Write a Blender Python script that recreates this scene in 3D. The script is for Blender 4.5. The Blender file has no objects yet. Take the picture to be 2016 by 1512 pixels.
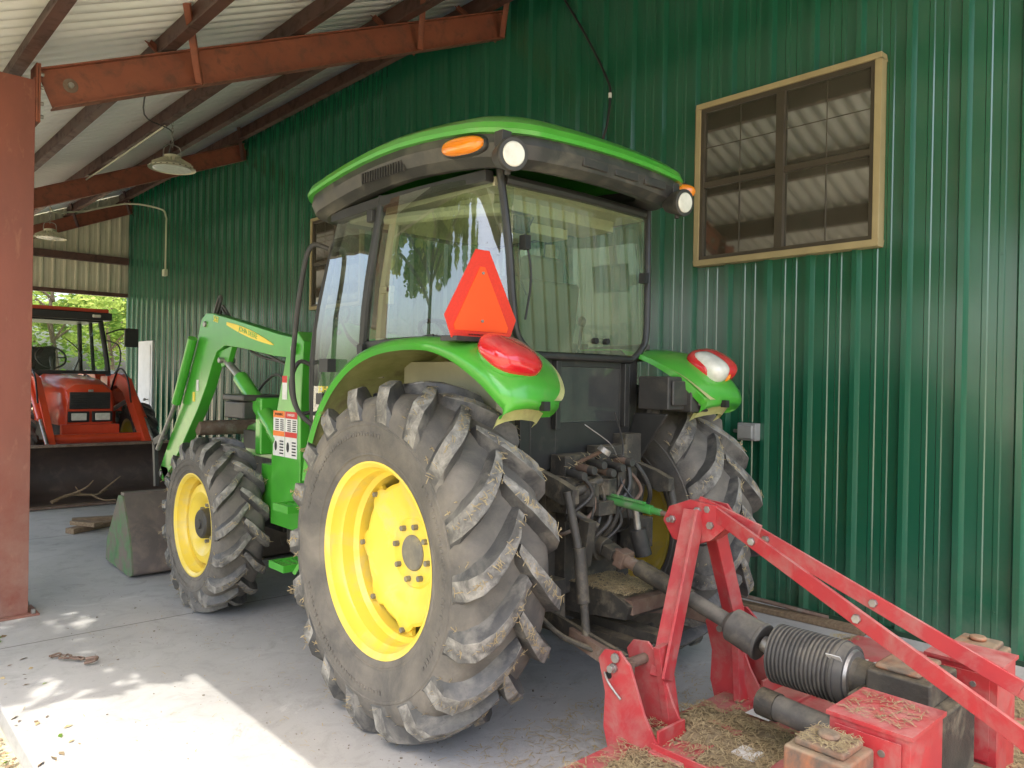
import bpy, bmesh, math, random
from mathutils import Vector, Matrix, noise
random.seed(7)
R=math.radians
scn=bpy.context.scene
COL=scn.collection
V=Vector
# ------------------------------------------------------------------ materials
def nt(name):
    m=bpy.data.materials.new(name); m.use_nodes=True
    t=m.node_tree; t.nodes.clear()
    o=t.nodes.new('ShaderNodeOutputMaterial'); return m,t,o
def noise_n(t,vec,scale,detail=6,rough=.6,dist=0):
    n=t.nodes.new('ShaderNodeTexNoise'); n.inputs['Scale'].default_value=scale
    n.inputs['Detail'].default_value=detail; n.inputs['Roughness'].default_value=rough
    n.inputs['Distortion'].default_value=dist
    if vec is not None: t.links.new(vec,n.inputs['Vector'])
    return n.outputs['Fac']
def rng(t,val,a,b,c=0,d=1):
    n=t.nodes.new('ShaderNodeMapRange'); t.links.new(val,n.inputs['Value'])
    for k,x in zip(('From Min','From Max','To Min','To Max'),(a,b,c,d)): n.inputs[k].default_value=x
    return n.outputs['Result']
def mixc(t,fac,a,b):
    n=t.nodes.new('ShaderNodeMix'); n.data_type='RGBA'
    if hasattr(fac,'links') or hasattr(fac,'is_linked'): t.links.new(fac,n.inputs[0])
    else: n.inputs[0].default_value=fac
    for i,x in ((6,a),(7,b)):
        if isinstance(x,(tuple,list)): n.inputs[i].default_value=(*x,1)
        else: t.links.new(x,n.inputs[i])
    return n.outputs[2]
def mth(t,op,a,b=None,clamp=False):
    n=t.nodes.new('ShaderNodeMath'); n.operation=op; n.use_clamp=clamp
    for i,x in ((0,a),(1,b)):
        if x is None: continue
        if isinstance(x,(int,float)): n.inputs[i].default_value=x
        else: t.links.new(x,n.inputs[i])
    return n.outputs[0]
def pmat(name,c1,c2=None,scale=4,rough=.55,metal=0,bump=0,bscale=60,dirt=None,top=None,coat=0,ior=1.5,stretch=None,spec=.5,low=None):
    m,t,o=nt(name)
    b=t.nodes.new('ShaderNodeBsdfPrincipled'); t.links.new(b.outputs[0],o.inputs[0])
    tc=t.nodes.new('ShaderNodeTexCoord'); vec=tc.outputs['Object']; raw=vec
    if stretch:
        mp=t.nodes.new('ShaderNodeMapping'); mp.inputs['Scale'].default_value=stretch
        t.links.new(vec,mp.inputs[0]); vec=mp.outputs[0]
    c2=c2 or tuple(x*.75 for x in c1)
    col=mixc(t,rng(t,noise_n(t,vec,scale),.35,.65),c1,c2)
    rg=None
    if dirt:
        f=rng(t,noise_n(t,vec,dirt[3],10,.65,.4),dirt[1],dirt[2])
        col=mixc(t,f,col,dirt[0]); rg=rng(t,f,0,1,rough,.85)
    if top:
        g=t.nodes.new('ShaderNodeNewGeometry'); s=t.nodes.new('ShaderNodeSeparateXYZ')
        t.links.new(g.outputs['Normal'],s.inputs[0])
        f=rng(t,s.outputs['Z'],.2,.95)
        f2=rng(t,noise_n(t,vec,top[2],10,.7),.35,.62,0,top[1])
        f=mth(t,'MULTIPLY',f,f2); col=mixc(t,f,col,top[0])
    if low:
        s=t.nodes.new('ShaderNodeSeparateXYZ'); t.links.new(raw,s.inputs[0])
        f=rng(t,s.outputs['Z'],0,low[1],low[2],0)
        f=mth(t,'MULTIPLY',f,rng(t,noise_n(t,raw,5,10,.7),.3,.65)); col=mixc(t,f,col,low[0])
    t.links.new(col,b.inputs['Base Color'])
    if rg is not None: t.links.new(rg,b.inputs['Roughness'])
    else: b.inputs['Roughness'].default_value=rough
    b.inputs['Metallic'].default_value=metal; b.inputs['IOR'].default_value=ior
    b.inputs['Specular IOR Level'].default_value=spec
    b.inputs['Coat Weight'].default_value=coat; b.inputs['Coat Roughness'].default_value=.12
    if bump:
        bn=t.nodes.new('ShaderNodeBump'); bn.inputs['Strength'].default_value=min(1,bump); bn.inputs['Distance'].default_value=.004
        t.links.new(noise_n(t,vec,bscale,8,.65),bn.inputs['Height']); t.links.new(bn.outputs[0],b.inputs['Normal'])
    return m
DUST=(.36,.30,.20)
M={}
M['wall']=pmat('green_wall_paint',(.0125,.118,.060),(.0115,.110,.055),.5,.22,spec=.9,ior=1.65,low=((.12,.16,.10),.6,.5))
M['wallbody']=pmat('wall_dark',(.02,.06,.03))
M['cream']=pmat('cream_panel',(.68,.66,.50),(.58,.56,.42),2,.45)
M['roof']=pmat('roof_sheet',(.94,.94,.91),(.88,.88,.84),1.2,.4,dirt=((.52,.48,.40),.62,.84,2.5),stretch=(.4,1,1))
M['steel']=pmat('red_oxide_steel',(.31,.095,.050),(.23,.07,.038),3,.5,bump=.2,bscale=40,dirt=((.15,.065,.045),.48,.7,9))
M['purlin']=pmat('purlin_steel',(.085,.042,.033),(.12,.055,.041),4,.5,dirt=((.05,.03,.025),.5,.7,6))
M['col']=pmat('column_steel',(.27,.080,.050),(.20,.062,.041),2.5,.5,bump=.25,bscale=30,dirt=((.36,.16,.10),.58,.78,14),stretch=(1,1,.4),low=((.35,.25,.19),1.2,.6))
M['trim']=pmat('tan_trim',(.44,.36,.19),(.38,.31,.16),5,.5)
M['bronze']=pmat('bronze_frame',(.075,.062,.042),None,5,.4)
M['white']=pmat('white_paint',(.78,.78,.76),(.7,.7,.68),5,.5)
M['gy']=pmat('grey_plastic',(.40,.40,.38),None,5,.5)
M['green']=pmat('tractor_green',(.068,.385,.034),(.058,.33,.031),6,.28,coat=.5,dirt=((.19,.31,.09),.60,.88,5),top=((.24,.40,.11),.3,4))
M['greenin']=pmat('fender_underside',(.34,.36,.13),(.46,.46,.20),8,.7,bump=.5,bscale=30,dirt=((.24,.20,.11),.5,.7,6))
M['greenold']=pmat('worn_bucket_green',(.05,.19,.045),(.13,.15,.09),6,.55,dirt=((.19,.15,.12),.40,.60,7),top=(DUST,.6,8))
M['greenlink']=pmat('worn_green',(.05,.28,.05),(.10,.24,.09),10,.5,dirt=((.25,.25,.2),.52,.75,14))
M['yellow']=pmat('wheel_yellow',(.86,.65,.07),(.82,.61,.08),6,.35,coat=.3,dirt=((.66,.55,.24),.50,.78,7))
M['tyre']=pmat('tyre_sidewall',(.125,.114,.098),(.09,.084,.074),7,.75,bump=.6,bscale=90,dirt=((.25,.22,.175),.42,.8,4))
M['lug']=pmat('tyre_lug',(.045,.045,.045),(.085,.083,.077),9,.45,bump=.6,bscale=80,dirt=((.27,.25,.21),.46,.78,7))
M['lugtop']=pmat('tyre_lug_mud',(.085,.082,.076),(.16,.15,.13),12,.6,bump=1,bscale=110,dirt=((.44,.415,.36),.42,.72,13))
M['black']=pmat('black_plastic',(.032,.032,.031),(.048,.045,.041),8,.45,bump=.2,bscale=120,dirt=((.12,.108,.085),.55,.85,6),top=((.2,.175,.125),.4,9))
M['roofblack']=pmat('cab_roof_black',(.036,.036,.035),(.052,.051,.047),8,.42,dirt=((.15,.14,.11),.48,.80,5),bump=.15)
M['frame']=pmat('cab_black',(.024,.024,.023),(.035,.035,.033),8,.4,dirt=((.10,.092,.07),.58,.85,7))
M['grime']=pmat('greasy_cast_iron',(.034,.032,.028),(.068,.061,.048),9,.6,bump=.6,bscale=60,dirt=((.17,.145,.10),.52,.70,10),top=((.26,.21,.13),.7,12))
M['rust']=pmat('rusty_steel',(.14,.085,.06),(.21,.145,.105),12,.7,bump=.5,bscale=70,dirt=((.25,.22,.18),.52,.7,9))
M['metal']=pmat('worn_metal',(.42,.41,.38),(.26,.24,.21),15,.4,.6,bump=.2)
M['hubgrey']=pmat('dusty_hub',(.15,.145,.13),(.24,.22,.17),14,.6,bump=.4,dirt=((.4,.33,.15),.55,.75,12))
M['red']=pmat('mower_red',(.52,.043,.048),(.44,.042,.05),7,.45,coat=.05,bump=.15,bscale=50,dirt=((.44,.20,.17),.46,.76,8),top=((.60,.29,.25),.7,8))
M['deck']=pmat('mower_deck_red',(.48,.055,.065),(.40,.06,.065),7,.5,bump=.3,dirt=((.32,.21,.14),.48,.68,5),top=((.50,.22,.19),.7,7))
M['rustor']=pmat('rusty_guard',(.24,.17,.115),(.42,.14,.055),5,.65,bump=.5,bscale=40,dirt=((.12,.10,.08),.42,.6,7),top=((.36,.28,.18),.8,9))
M['guardgrey']=pmat('dusty_guard_plastic',(.06,.058,.054),(.10,.096,.088),6,.6,dirt=((.20,.18,.145),.5,.8,8),top=((.28,.25,.19),.7,8))
M['orange']=pmat('tractor_orange',(.74,.075,.022),(.64,.065,.02),5,.35,coat=.3,dirt=((.38,.13,.06),.6,.85,6))
M['tail']=pmat('red_lens',(.64,.012,.02),(.56,.01,.018),30,.12,coat=1,top=((.72,.20,.17),.5,9))
M['amber']=pmat('amber_lens',(.92,.28,.01),(.85,.24,.01),30,.15,coat=1)
M['lens']=pmat('lamp_lens',(.78,.78,.70),(.64,.64,.56),20,.15,coat=1)
M['smv']=pmat('fluorescent_orange',(1.0,.10,.012),(.98,.085,.01),3,.45)
M['smvr']=pmat('retro_red',(.80,.045,.02),(.66,.035,.018),200,.4)
M['beige']=pmat('cab_liner',(.50,.48,.33),(.44,.42,.29),5,.8)
M['seat']=pmat('seat_vinyl',(.13,.135,.085),(.10,.105,.07),5,.6)
M['wood']=pmat('old_wood',(.28,.20,.12),(.18,.12,.07),9,.8,bump=.6,stretch=(1,6,6))
M['bark']=pmat('bark',(.10,.075,.05),(.06,.045,.03),8,.9,bump=1,bscale=20)
M['crumb']=pmat('dirt_crumb',(.26,.22,.17),(.17,.145,.11),30,.9)
M['straw']=pmat('straw',(.50,.40,.22),(.33,.25,.13),30,.9)
M['clip']=pmat('clippings',(.32,.25,.15),(.20,.15,.085),40,.95,bump=1,bscale=220)
M['bucket']=pmat('bucket_steel',(.17,.135,.115),(.12,.10,.085),4,.5,bump=.3,dirt=((.26,.20,.15),.5,.7,6))
M['bladebk']=pmat('dark_bucket_steel',(.065,.048,.042),(.09,.062,.05),4,.5,bump=.3,dirt=((.14,.10,.08),.5,.7,6))
M['decaly']=pmat('decal_yellow',(.90,.68,.03),(.86,.64,.03),5,.4)
M['decalw']=pmat('decal_white',(.75,.74,.7),(.65,.64,.6),30,.5)
M['decalo']=pmat('decal_orange',(.85,.22,.03),(.8,.2,.03),30,.5)
M['decalr']=pmat('decal_red',(.6,.03,.02),(.55,.03,.02),30,.5)
M['ink']=pmat('ink',(.02,.02,.02),None,5,.5)
M['winglass']=pmat('dark_window_glass',(.055,.052,.036),(.085,.08,.06),1.5,.04,ior=2.2,spec=.9)
M['darkglass']=pmat('cab_lower_glass',(.03,.035,.037),(.06,.06,.055),3,.08,ior=1.8)
def glass(name,tint,dust,lo,hi,base):
    m,t,o=nt(name)
    tr=t.nodes.new('ShaderNodeBsdfTransparent'); tr.inputs[0].default_value=(*tint,1)
    gl=t.nodes.new('ShaderNodeBsdfGlossy'); gl.inputs['Roughness'].default_value=.012
    lw=t.nodes.new('ShaderNodeLayerWeight'); lw.inputs['Blend'].default_value=.5
    fr=mth(t,'ADD',mth(t,'MULTIPLY',mth(t,'POWER',lw.outputs['Facing'],3.0),.9),base,True)
    mx=t.nodes.new('ShaderNodeMixShader'); t.links.new(fr,mx.inputs[0]); t.links.new(tr.outputs[0],mx.inputs[1]); t.links.new(gl.outputs[0],mx.inputs[2])
    df=t.nodes.new('ShaderNodeBsdfDiffuse'); df.inputs[0].default_value=(*dust,1)
    tc=t.nodes.new('ShaderNodeTexCoord')
    f=rng(t,noise_n(t,tc.outputs['Object'],3.5,12,.7,.5),.35,.7,lo,hi)
    f2=rng(t,noise_n(t,tc.outputs['Object'],90,4,.7,.5),.60,.72,0,.25)
    f=mth(t,'ADD',f,f2,True)
    m2=t.nodes.new('ShaderNodeMixShader'); t.links.new(f,m2.inputs[0]); t.links.new(mx.outputs[0],m2.inputs[1]); t.links.new(df.outputs[0],m2.inputs[2])
    t.links.new(m2.outputs[0],o.inputs[0]); return m
M['glass']=glass('dusty_cab_glass',(.80,.90,.82),(.40,.43,.32),.01,.10,.20)
M['glassr']=glass('dusty_rear_glass',(.78,.87,.70),(.42,.45,.28),.04,.26,.13)
def leafmat(name,a,b):
    m,t,o=nt(name)
    tc=t.nodes.new('ShaderNodeTexCoord')
    c=mixc(t,rng(t,noise_n(t,tc.outputs['Object'],1.2,3),.35,.65),a,b)
    d=t.nodes.new('ShaderNodeBsdfDiffuse'); tl=t.nodes.new('ShaderNodeBsdfTranslucent')
    t.links.new(c,d.inputs[0]); t.links.new(c,tl.inputs[0])
    x=t.nodes.new('ShaderNodeMixShader'); x.inputs[0].default_value=.45
    t.links.new(d.outputs[0],x.inputs[1]); t.links.new(tl.outputs[0],x.inputs[2]); t.links.new(x.outputs[0],o.inputs[0]); return m
M['leafa']=leafmat('leaf_a',(.26,.38,.07),(.40,.48,.14))
M['leafb']=leafmat('leaf_b',(.10,.20,.035),(.18,.28,.06))
def concrete():
    m,t,o=nt('concrete')
    b=t.nodes.new('ShaderNodeBsdfPrincipled'); t.links.new(b.outputs[0],o.inputs[0])
    tc=t.nodes.new('ShaderNodeTexCoord'); vec=tc.outputs['Object']
    c=mixc(t,rng(t,noise_n(t,vec,.9,8,.6),.35,.68),(.455,.445,.425),(.345,.34,.325))
    c=mixc(t,rng(t,noise_n(t,vec,6,10,.75,.6),.50,.72,0,.6),c,(.24,.235,.215))
    c=mixc(t,rng(t,noise_n(t,vec,40,6,.7),.60,.70,0,.5),c,(.18,.17,.145))
    c=mixc(t,rng(t,noise_n(t,vec,2.3,10,.7,1.5),.60,.70,0,.5),c,(.60,.59,.56))
    c=mixc(t,rng(t,noise_n(t,vec,1.3,12,.75,2.5),.60,.67,0,.42),c,(.16,.15,.13))
    s=t.nodes.new('ShaderNodeSeparateXYZ'); t.links.new(vec,s.inputs[0])
    y=mth(t,'ABSOLUTE',mth(t,'SUBTRACT',mth(t,'FLOORED_MODULO',mth(t,'ADD',s.outputs['Y'],-.35),3.05),1.5))
    c=mixc(t,rng(t,y,.003,.008,.75,0),c,(.10,.095,.08))
    t.links.new(c,b.inputs['Base Color']); b.inputs['Roughness'].default_value=.8
    bn=t.nodes.new('ShaderNodeBump'); bn.inputs['Strength'].default_value=.35; bn.inputs['Distance'].default_value=.004
    t.links.new(noise_n(t,vec,70,8,.7),bn.inputs['Height']); t.links.new(bn.outputs[0],b.inputs['Normal'])
    return m
M['concrete']=concrete()
M['ground']=pmat('ground_soil',(.54,.48,.36),(.42,.43,.24),.6,.95,bump=.8,bscale=30,dirt=((.42,.32,.21),.45,.65,5))
# ------------------------------------------------------------------ builder
def cat(pts,n=8):
    P=[V(p) for p in pts]; out=[]
    for i in range(len(P)-1):
        a=P[max(i-1,0)];b=P[i];c=P[i+1];d=P[min(i+2,len(P)-1)]
        for k in range(n):
            t=k/n
            out.append(.5*((2*b)+(c-a)*t+(2*a-5*b+4*c-d)*t*t+(3*b-a-3*c+d)*t*t*t))
    out.append(P[-1]); return out
def basis(d):
    d=V(d).normalized(); up=V((0,0,1)) if abs(d.z)<.95 else V((0,1,0))
    a=d.cross(up).normalized(); return a,d.cross(a).normalized()*-1,d
class MB:
    def __init__(s): s.v=[];s.f=[];s.mi=[];s.mats=[];s.c=0
    def m(s,k):
        mt=M[k]
        if mt not in s.mats: s.mats.append(mt)
        s.c=s.mats.index(mt); return s
    def add(s,vs,fs):
        n=len(s.v); s.v+= [tuple(x) for x in vs]
        for f in fs: s.f.append([i+n for i in f]); s.mi.append(s.c)
        return s
    def box(s,c,sz,rot=None):
        c=V(c); h=V(sz)/2; vs=[]
        for i in range(8):
            p=V(((1 if i&1 else -1)*h.x,(1 if i&2 else -1)*h.y,(1 if i&4 else -1)*h.z))
            if rot is not None: p=rot@p
            vs.append(c+p)
        return s.add(vs,[(0,2,3,1),(4,5,7,6),(0,1,5,4),(2,6,7,3),(0,4,6,2),(1,3,7,5)])
    def bx(s,x0,x1,y0,y1,z0,z1): return s.box(((x0+x1)/2,(y0+y1)/2,(z0+z1)/2),(x1-x0,y1-y0,z1-z0))
    def beam(s,p1,p2,w,h,roll=0):
        p1=V(p1);p2=V(p2);a,u,d=basis(p2-p1)
        if roll:
            q=Matrix.Rotation(roll,3,d); a=q@a;u=q@u
        vs=[]
        for p in (p1,p2):
            for sx,sz in ((-1,-1),(1,-1),(1,1),(-1,1)): vs.append(p+a*sx*w/2+u*sz*h/2)
        return s.add(vs,[(3,2,1,0),(4,5,6,7),(0,1,5,4),(1,2,6,5),(2,3,7,6),(3,0,4,7)])
    def cyl(s,p1,p2,r1,r2=None,n=24,cap=True):
        r2=r1 if r2 is None else r2
        p1=V(p1);p2=V(p2);a,u,d=basis(p2-p1); vs=[]
        for p,r in ((p1,r1),(p2,r2)):
            for i in range(n):
                t=2*math.pi*i/n; vs.append(p+a*r*math.cos(t)+u*r*math.sin(t))
        fs=[(i,(i+1)%n,n+(i+1)%n,n+i) for i in range(n)]
        if cap: fs+=[tuple(range(n))[::-1],tuple(range(n,2*n))]
        return s.add(vs,fs)
    def tube(s,pts,r,n=8,sub=6,cap=True,r2=None):
        P=cat(pts,sub) if sub>1 else [V(p) for p in pts]
        vs=[];L=len(P); a=None
        for i,p in enumerate(P):
            d=(P[min(i+1,L-1)]-P[max(i-1,0)]).normalized()
            if a is None: a,_,_=basis(d)
            a=(a-d*a.dot(d)).normalized(); u=d.cross(a)
            rr=r if r2 is None else r+(r2-r)*i/(L-1)
            for k in range(n):
                t=2*math.pi*k/n; vs.append(p+a*rr*math.cos(t)+u*rr*math.sin(t))
        fs=[(i*n+k,i*n+(k+1)%n,(i+1)*n+(k+1)%n,(i+1)*n+k) for i in range(L-1) for k in range(n)]
        if cap: fs+=[tuple(range(n))[::-1],tuple(range((L-1)*n,L*n))]
        return s.add(vs,fs)
    def prism(s,poly,x0,x1,ax='x'):
        n=len(poly)
        def P(a,b,x): return {'x':(x,a,b),'y':(a,x,b),'z':(a,b,x)}[ax]
        vs=[P(a,b,x0) for a,b in poly]+[P(a,b,x1) for a,b in poly]
        fs=[tuple(range(n)),tuple(range(n,2*n))[::-1]]+[(i,(i+1)%n,n+(i+1)%n,n+i) for i in range(n)]
        return s.add(vs,fs)
    def rev(s,prof,c,n=48,sg=1):
        c=V(c);vs=[];m=len(prof)
        for i in range(n):
            t=2*math.pi*i/n
            for x,r in prof: vs.append((c.x+sg*x,c.y+r*math.cos(t),c.z+r*math.sin(t)))
        fs=[(i*m+k,i*m+k+1,((i+1)%n)*m+k+1,((i+1)%n)*m+k) for i in range(n) for k in range(m-1)]
        return s.add(vs,fs)
    def loft(s,rings,closed=False,cap=False):
        m=len(rings[0]);vs=[p for r in rings for p in r];fs=[]
        for i in range(len(rings)-1):
            for k in range(m if closed else m-1):
                k2=(k+1)%m; fs.append((i*m+k,i*m+k2,(i+1)*m+k2,(i+1)*m+k))
        if cap: fs+=[tuple(range(m)),tuple(range((len(rings)-1)*m,len(rings)*m))[::-1]]
        return s.add(vs,fs)
    def ell(s,c,rad,rot=None,nu=20,nv=12,pw=1.0):
        vs=[];c=V(c)
        sp=lambda v:math.copysign(abs(v)**pw,v)
        for j in range(nv+1):
            ph=-math.pi/2+math.pi*j/nv
            for i in range(nu):
                th=2*math.pi*i/nu
                p=V((rad[0]*sp(math.cos(ph))*sp(math.cos(th)),rad[1]*sp(math.cos(ph))*sp(math.sin(th)),rad[2]*sp(math.sin(ph))))
                if rot is not None:p=rot@p
                vs.append(c+p)
        fs=[(j*nu+i,j*nu+(i+1)%nu,(j+1)*nu+(i+1)%nu,(j+1)*nu+i) for j in range(nv) for i in range(nu)]
        return s.add(vs,fs)
    def obj(s,name,parent=None,bev=0,ang=35,solid=0,fix=True,sub=0,label=None,seg=2):
        me=bpy.data.meshes.new(name); me.from_pydata(s.v,[],s.f)
        for mt in s.mats: me.materials.append(mt)
        me.polygons.foreach_set('material_index',s.mi)
        if fix:
            bm=bmesh.new(); bm.from_mesh(me); bmesh.ops.remove_doubles(bm,verts=bm.verts,dist=1e-5)
            bmesh.ops.recalc_face_normals(bm,faces=bm.faces); bm.to_mesh(me); bm.free()
        me.polygons.foreach_set('use_smooth',[True]*len(me.polygons))
        if ang: me.set_sharp_from_angle(angle=R(ang))
        o=bpy.data.objects.new(name,me); COL.objects.link(o)
        if parent is not None: par(o,parent)
        if solid:
            x=o.modifiers.new('s','SOLIDIFY'); x.thickness=solid; x.offset=0
        if bev:
            x=o.modifiers.new('b','BEVEL'); x.width=bev; x.segments=seg; x.limit_method='ANGLE'; x.angle_limit=R(40); x.harden_normals=True
        if label: o['label']=label
        return o
EMP={}
def empty(name,loc,parent=None,label=None,cat_=None,group=None):
    o=bpy.data.objects.new(name,None); o.empty_display_size=.2; o.location=loc; COL.objects.link(o); EMP[o.name]=V(loc)
    if parent is not None: par(o,parent)
    if label: o['label']=label
    if cat_: o['category']=cat_
    if group: o['group']=group
    return o
def par(o,p):
    o.parent=p
    L=EMP.get(p.name,V((0,0,0))); o.matrix_parent_inverse=Matrix.Translation(-L)
def top(o,label,cat_,group=None,kind=None):
    if label:o['label']=label
    if cat_:o['category']=cat_
    if group:o['group']=group
    if kind:o['kind']=kind
    return o
def text(body,size,org,xa,ya,mat,name,parent,depth=.0008,align='CENTER',sx=1):
    cu=bpy.data.curves.new('t','FONT'); cu.body=body; cu.size=size; cu.extrude=depth; cu.align_x=align; cu.align_y='CENTER'
    o=bpy.data.objects.new('t',cu); COL.objects.link(o)
    dg=bpy.context.evaluated_depsgraph_get(); me=bpy.data.meshes.new_from_object(o.evaluated_get(dg))
    bpy.data.objects.remove(o)
    xa=V(xa).normalized();ya=V(ya).normalized();za=xa.cross(ya)
    mt=Matrix((( xa.x*sx,ya.x,za.x,org[0]),(xa.y*sx,ya.y,za.y,org[1]),(xa.z*sx,ya.z,za.z,org[2]),(0,0,0,1)))
    me.transform(mt); me.materials.clear(); me.materials.append(M[mat])
    ob=bpy.data.objects.new(name,me); COL.objects.link(ob)
    if parent is not None: par(ob,parent)
    return ob
def straws(b,samples,n,l0=.03,l1=.08,w=.0016,mat='straw',lift=.3):
    b.m(mat)
    for _ in range(n):
        p,nn=samples(); nn=V(nn).normalized(); a,u,_d=basis(nn); t=random.uniform(0,6.28)
        d=a*math.cos(t)+u*math.sin(t)+nn*random.uniform(-.12,lift); d.normalize()
        L=random.uniform(l0,l1)/2; s=d.cross(nn).normalized()*w*random.uniform(.7,1.4)
        p=V(p)+nn*.003; mid=p+nn*random.uniform(0,.004)
        vs=[p-d*L-s,p-d*L+s,mid+s,mid-s,p+d*L+s,p+d*L-s]
        b.add(vs,[(0,1,2,3),(3,2,4,5)])
# ------------------------------------------------------------------ setting
WX=4.9
def rz(x): return 3.38+.43*(x-1.05)
ROOF0=-.4
g=MB().m('ground'); g.add([(-400,-400,-.09),(400,-400,-.09),(400,400,-.09),(-400,400,-.09)],[(0,1,2,3)])
o=g.obj('ground',fix=False); o['kind']='structure'
s=MB().m('concrete'); s.bx(.65,WX+.05,-4,17.6,-.3,0); o=s.obj('concrete_floor',bev=.012); o['kind']='structure'
def ribs(y0,y1,amp=.032,pitch=.305,minor=True):
    out=[];y=y0
    pat=((0,0),(.018,1),(.05,1),(.068,0))+(((.125,0),(.131,.15),(.155,.15),(.161,0),(.205,0),(.211,.15),(.235,.15),(.241,0)) if minor else ())
    while y<y1:
        for dy,h in pat:
            if y+dy<y1: out.append((y+dy,h*amp))
        y+=pitch
    out.append((y1,0)); return out
bld=empty('metal_building',(9,7,0),None,'dark green ribbed metal building with tan trimmed windows','building')
b=MB().m('wall'); P=ribs(-4,17.3,.036)
b.loft([[(WX-h,y,-.02) for y,h in P],[(WX-h,y,5.24) for y,h in P]])
b.m('wallbody'); b.bx(WX+.03,14,-4,17.28,-.05,5.0)
b.prism([(WX+.03,5.0),(14,5.0),(14,5.6),(9.4,7.2)],-4,17.28,'y')
b.obj('wall',bld,fix=False,ang=15)
b=MB().m('wall')
for zz in (.25,1.2,2.25,3.2,4.2):
    y=-.9
    while y<8:
        b.cyl((WX-.001,y+.095,zz),(WX-.010,y+.095,zz),.009,.006,6); y+=.305
b.obj('screw_row',bld)['kind']='stuff'
def window(y0,y1,z0,z1,nm='window'):
    e=empty(nm,(WX,(y0+y1)/2,z0),bld); x=WX-.085
    b=MB().m('trim'); w=.040
    b.bx(x,WX,y0,y1,z1-w,z1);b.bx(x,WX,y0,y1,z0,z0+w);b.bx(x,WX,y0,y0+w,z0+w,z1-w);b.bx(x,WX,y1-w,y1,z0+w,z1-w)
    b.obj('trim',e,bev=.004)
    b=MB().m('bronze'); a0,a1,c0,c1=y0+w,y1-w,z0+w,z1-w; f=.028; ym=(a0+a1)/2; zm=(c0+c1)/2+.0
    xf=x+.012
    b.bx(xf,WX,a0,a1,c1-f,c1);b.bx(xf,WX,a0,a1,c0,c0+f);b.bx(xf,WX,a0,a0+f,c0+f,c1-f);b.bx(xf,WX,a1-f,a1,c0+f,c1-f)
    b.bx(xf-.004,WX,ym-.030,ym+.030,c0+f,c1-f)
    for s0,s1 in ((a0+f,ym-.030),(ym+.030,a1-f)):
        b.bx(xf+.006,WX,s0,s1,zm-.024,zm+.018)
        m_=(s0+s1)/2; b.bx(x+.032,WX,m_-.004,m_+.004,zm+.018,c1-f)
        b.bx(x+.032,WX,s0,s1,(zm+c1)/2-.012,(zm+c1)/2-.005)
        b.bx(x+.032,WX,m_-.004,m_+.004,c0+f,zm-.024)
    b.obj('frame',e,bev=.003)
    for i,(s0,s1) in enumerate(((a0+f,ym-.030),(ym+.030,a1-f))):
        for q,(t0,t1) in enumerate(((c0+f,zm-.024),(zm+.018,c1-f))):
            b=MB().m('winglass'); dx=.004*q
            b.add([(x+.038-dx,s0,t0),(x+.038-dx,s1,t0),(x+.0385-dx,s1,t1),(x+.0375-dx,s0,t1)],[(0,3,2,1)]); b.obj('pane',e,fix=False)
window(1.97,3.30,2.36,3.55)
window(7.95,9.2,2.36,3.55)
b=MB().m('white'); b.bx(WX-.05,WX,15.47,16.3,.02,2.13); b.bx(WX-.062,WX-.05,15.55,16.22,.1,2.05)
d=b.obj('door',bld,bev=.006); b=MB().m('metal'); b.cyl((WX-.06,15.62,1.0),(WX-.12,15.62,1.0),.012); b.ell((WX-.13,15.62,1.0),(.03,.03,.03)); b.obj('handle',d)
b=MB().m('gy'); b.bx(WX-.10,WX-.03,2.76,2.90,1.11,1.23); b.bx(WX-.125,WX-.10,2.775,2.885,1.125,1.215); b.cyl((WX-.06,2.90,1.17),(WX-.06,2.95,1.17),.012)
b.obj('outlet_box',bld,bev=.006)
b=MB().m('ink'); b.tube([(WX-.05,4.86,5.1),(WX-.05,4.7,4.83),(WX-.045,4.43,4.41),(WX-.045,4.2,4.0),(WX-.04,4.17,3.85),(WX-.045,4.2,3.6),(WX-.05,4.3,3.3),(WX-.05,4.3,2.6)],.010)
b.m('white').cyl((WX-.04,4.17,3.88),(WX-.04,4.17,3.84),.014)
b.obj('cable',bld)
b=MB().m('cream'); b.tube([(WX-.05,14.8,3.42),(WX-.05,14.8,4.2),(WX-.05,14.82,4.4),(WX-.1,15.0,4.56),(WX-.6,15.2,4.6),(3.6,15.2,4.35)],.016); b.bx(WX-.09,WX-.03,14.74,14.86,3.3,3.42)
b.obj('conduit',bld)
b=MB().m('wallbody'); b.bx(WX-.045,WX-.037,-4,17.3,0.0,.03); b.obj('base_trim',bld)
# lean-to
shed=empty('lean_to_shed',(1,5.55,0),None,'open lean-to with red oxide steel frame and pale metal roof','shed')
b=MB().m('roof'); P=ribs(ROOF0,17.35,.045,.16,False)
x0,x1=.28,WX
b.loft([[(x0,y,rz(x0)+.215+h) for y,h in P],[(x1,y,rz(x1)+.215+h) for y,h in P]])
b.obj('roof_sheet',shed,fix=False,ang=20,solid=.003)
for x in (.36,.97,1.85,2.80,3.75,4.70):
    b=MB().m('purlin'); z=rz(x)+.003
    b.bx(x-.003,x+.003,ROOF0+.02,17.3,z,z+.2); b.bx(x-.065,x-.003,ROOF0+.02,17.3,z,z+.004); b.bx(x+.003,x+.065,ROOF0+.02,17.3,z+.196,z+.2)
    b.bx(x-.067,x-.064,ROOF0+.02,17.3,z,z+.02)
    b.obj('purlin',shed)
sl=V((1,0,.43)).normalized(); nz=V((-.43,0,1)).normalized()
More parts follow.
